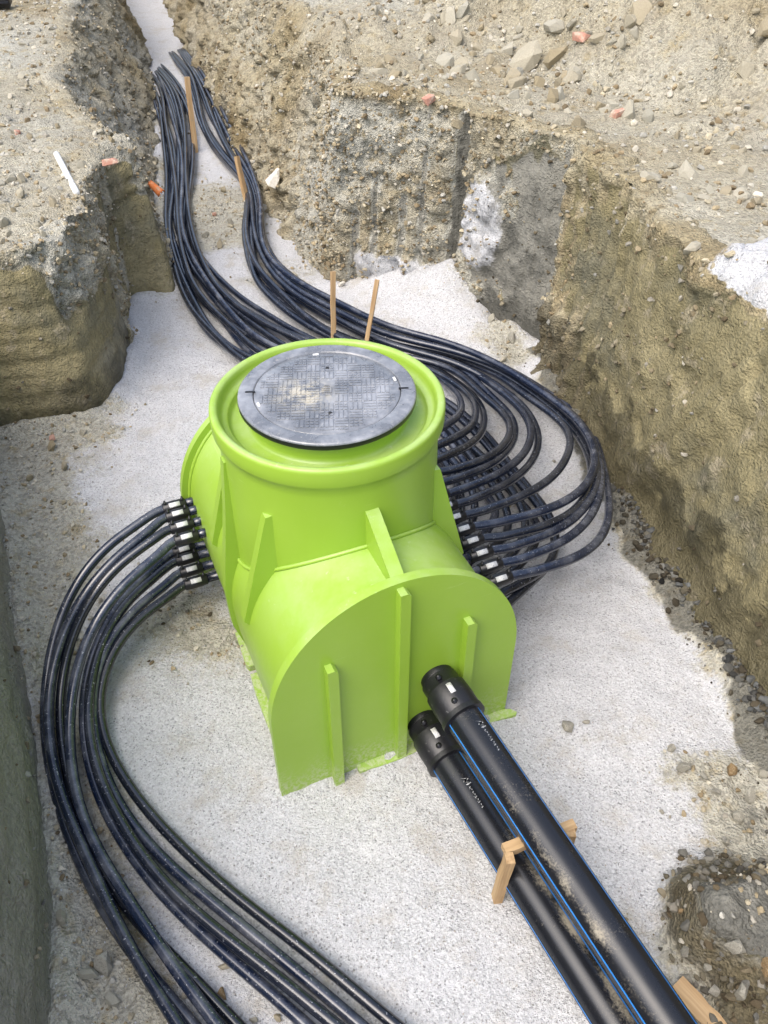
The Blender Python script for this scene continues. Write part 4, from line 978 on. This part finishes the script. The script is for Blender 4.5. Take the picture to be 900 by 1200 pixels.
# ------------------------------------------------------------------ small loose things
def on_ground(u, w, z0): p = at(u, w, z0); return np.array([p[0], p[1], plateau_z(p[:1], p[1:2])[0]])
p, q = on_ground(68, 188, .95), on_ground(90, 226, .95)
P = np.linspace(p, q, 6)+np.array([0, 0, .022]); o_ = P[0].copy(); v, f = tube_np(P-o_, .018, 14); o = link('plastic_tube', mesh_np('plastic_tube', v, f), WPLASTIC); o.location = o_
tag(o, 'short white plastic tube offcut lying on the lower bank', 'tube')
bricks = [((676, 32), .13, 'pinkish red brick fragment lying highest on the rubble behind the back wall'), ((676, 78), .15, 'red brick fragment beside the large pale boulder on the rubble'), ((728, 122), .12, 'pale red brick fragment at the foot of the spoil slope'),
          ((503, 108), .10, 'small red brick chip above the grooved back wall'), ((130, 195), .11, 'faded red brick chip on the lower bank beside the trench'), ((21, 160), .09, 'orange red brick chip on the lower bank far from the trench'), ((720, 8), .09, 'small red brick chip high on the spoil slope')]
for (u, w), s, lb in bricks:
    z0 = 1.3 if u > 300 else .95; s *= .66
    p = on_ground(u, w, z0); bm = bmesh.new(); r = np.random.default_rng(int(u+w))
    for x in (-.5, .5):
        for y in (-.34, .34):
            for z in (-.25, .25): bm.verts.new(np.array([x, y, z])*s*(1+.25*r.normal(size=3)))
    for i in range(5): bm.verts.new((np.array([r.uniform(-.5, .5), r.uniform(-.4, .4), r.choice([-.27, .27])]))*s)
    bmesh.ops.convex_hull(bm, input=bm.verts); me = bm_mesh('brick_fragment', bm, False, .003, 1); o = link('brick_fragment', me, BRICK)
    o.location = p+np.array([0, 0, .16*s]); o.rotation_euler = (r.uniform(-.3, .3), r.uniform(-.3, .3), r.uniform(0, 6)); tag(o, lb, 'brick', 'red brick fragments')
for (u, w), s, lb in (((62, 517), .05, 'small red brick chip on the pit floor under the smooth bank face'), ((252, 258), .05, 'red brick chip in the soil between the two pipe bundles')):
    p = at(u, w, 0); z = floor_z(p[:1], p[1:2])[0]; o = stone((p[0], p[1], z+.4*s), s, None, BRICK, 3, name='brick_fragment'); tag(o, lb, 'brick', 'red brick fragments')
# curved orange roof-tile shard at the trench edge
p = at(184, 252, .30); V, F = [], []
for i in range(7):
    for j in range(9):
        t = (j/8-.5)*1.9; rr = .042; w_ = 1-.35*(i/6); V.append((rr*math.sin(t)*w_, .13*(i/6-.5)+.012*math.sin(j*2.1), rr*math.cos(t)-.03))
for i in range(6):
    for j in range(8): F.append((i*9+j, i*9+j+1, (i+1)*9+j+1, (i+1)*9+j))
o = link('tile_shard', mesh_np('tile_shard', np.array(V), np.array(F)), ORANGE); md = o.modifiers.new('thick', 'SOLIDIFY'); md.thickness = .012
pe = at(183, 248, .35); o.location = (-1.70, 6.30, .42); o.rotation_euler = (.5, -.7, .5); tag(o, 'curved orange roof tile shard stuck in the trench side by the pipes', 'tile')
# pale stone on the trench side
p = at(320, 211, .31); k = 4; o = stone(tuple(p), .19, None, PALE, 4, .8, 'limestone_rock'); tag(o, 'single pale limestone rock at the foot of the rough trench side', 'rock')
# black plastic crate-like block on the far bank
p = on_ground(4, 13, .95); bm = bmesh.new(); bmesh.ops.create_cube(bm, size=1)
bmesh.ops.scale(bm, vec=(.30, .20, .13), verts=bm.verts); me = bm_mesh('plastic_block', bm, False, .02, 2); o = link('plastic_block', me, BLACK); o.location = p+np.array([-.06, 0, .10]); o.rotation_euler = (.05, .04, .2); tag(o, 'black plastic block lying at the far end of the lower bank', 'block')
v, f = tube_np(np.array([(-.15, -.10, -.02), (.0, -.102, -.02), (.14, -.10, -.02)]), .02, 10); b_ = link('skirting_lip', mesh_np('skirting_lip', v, f), BLACK, o)
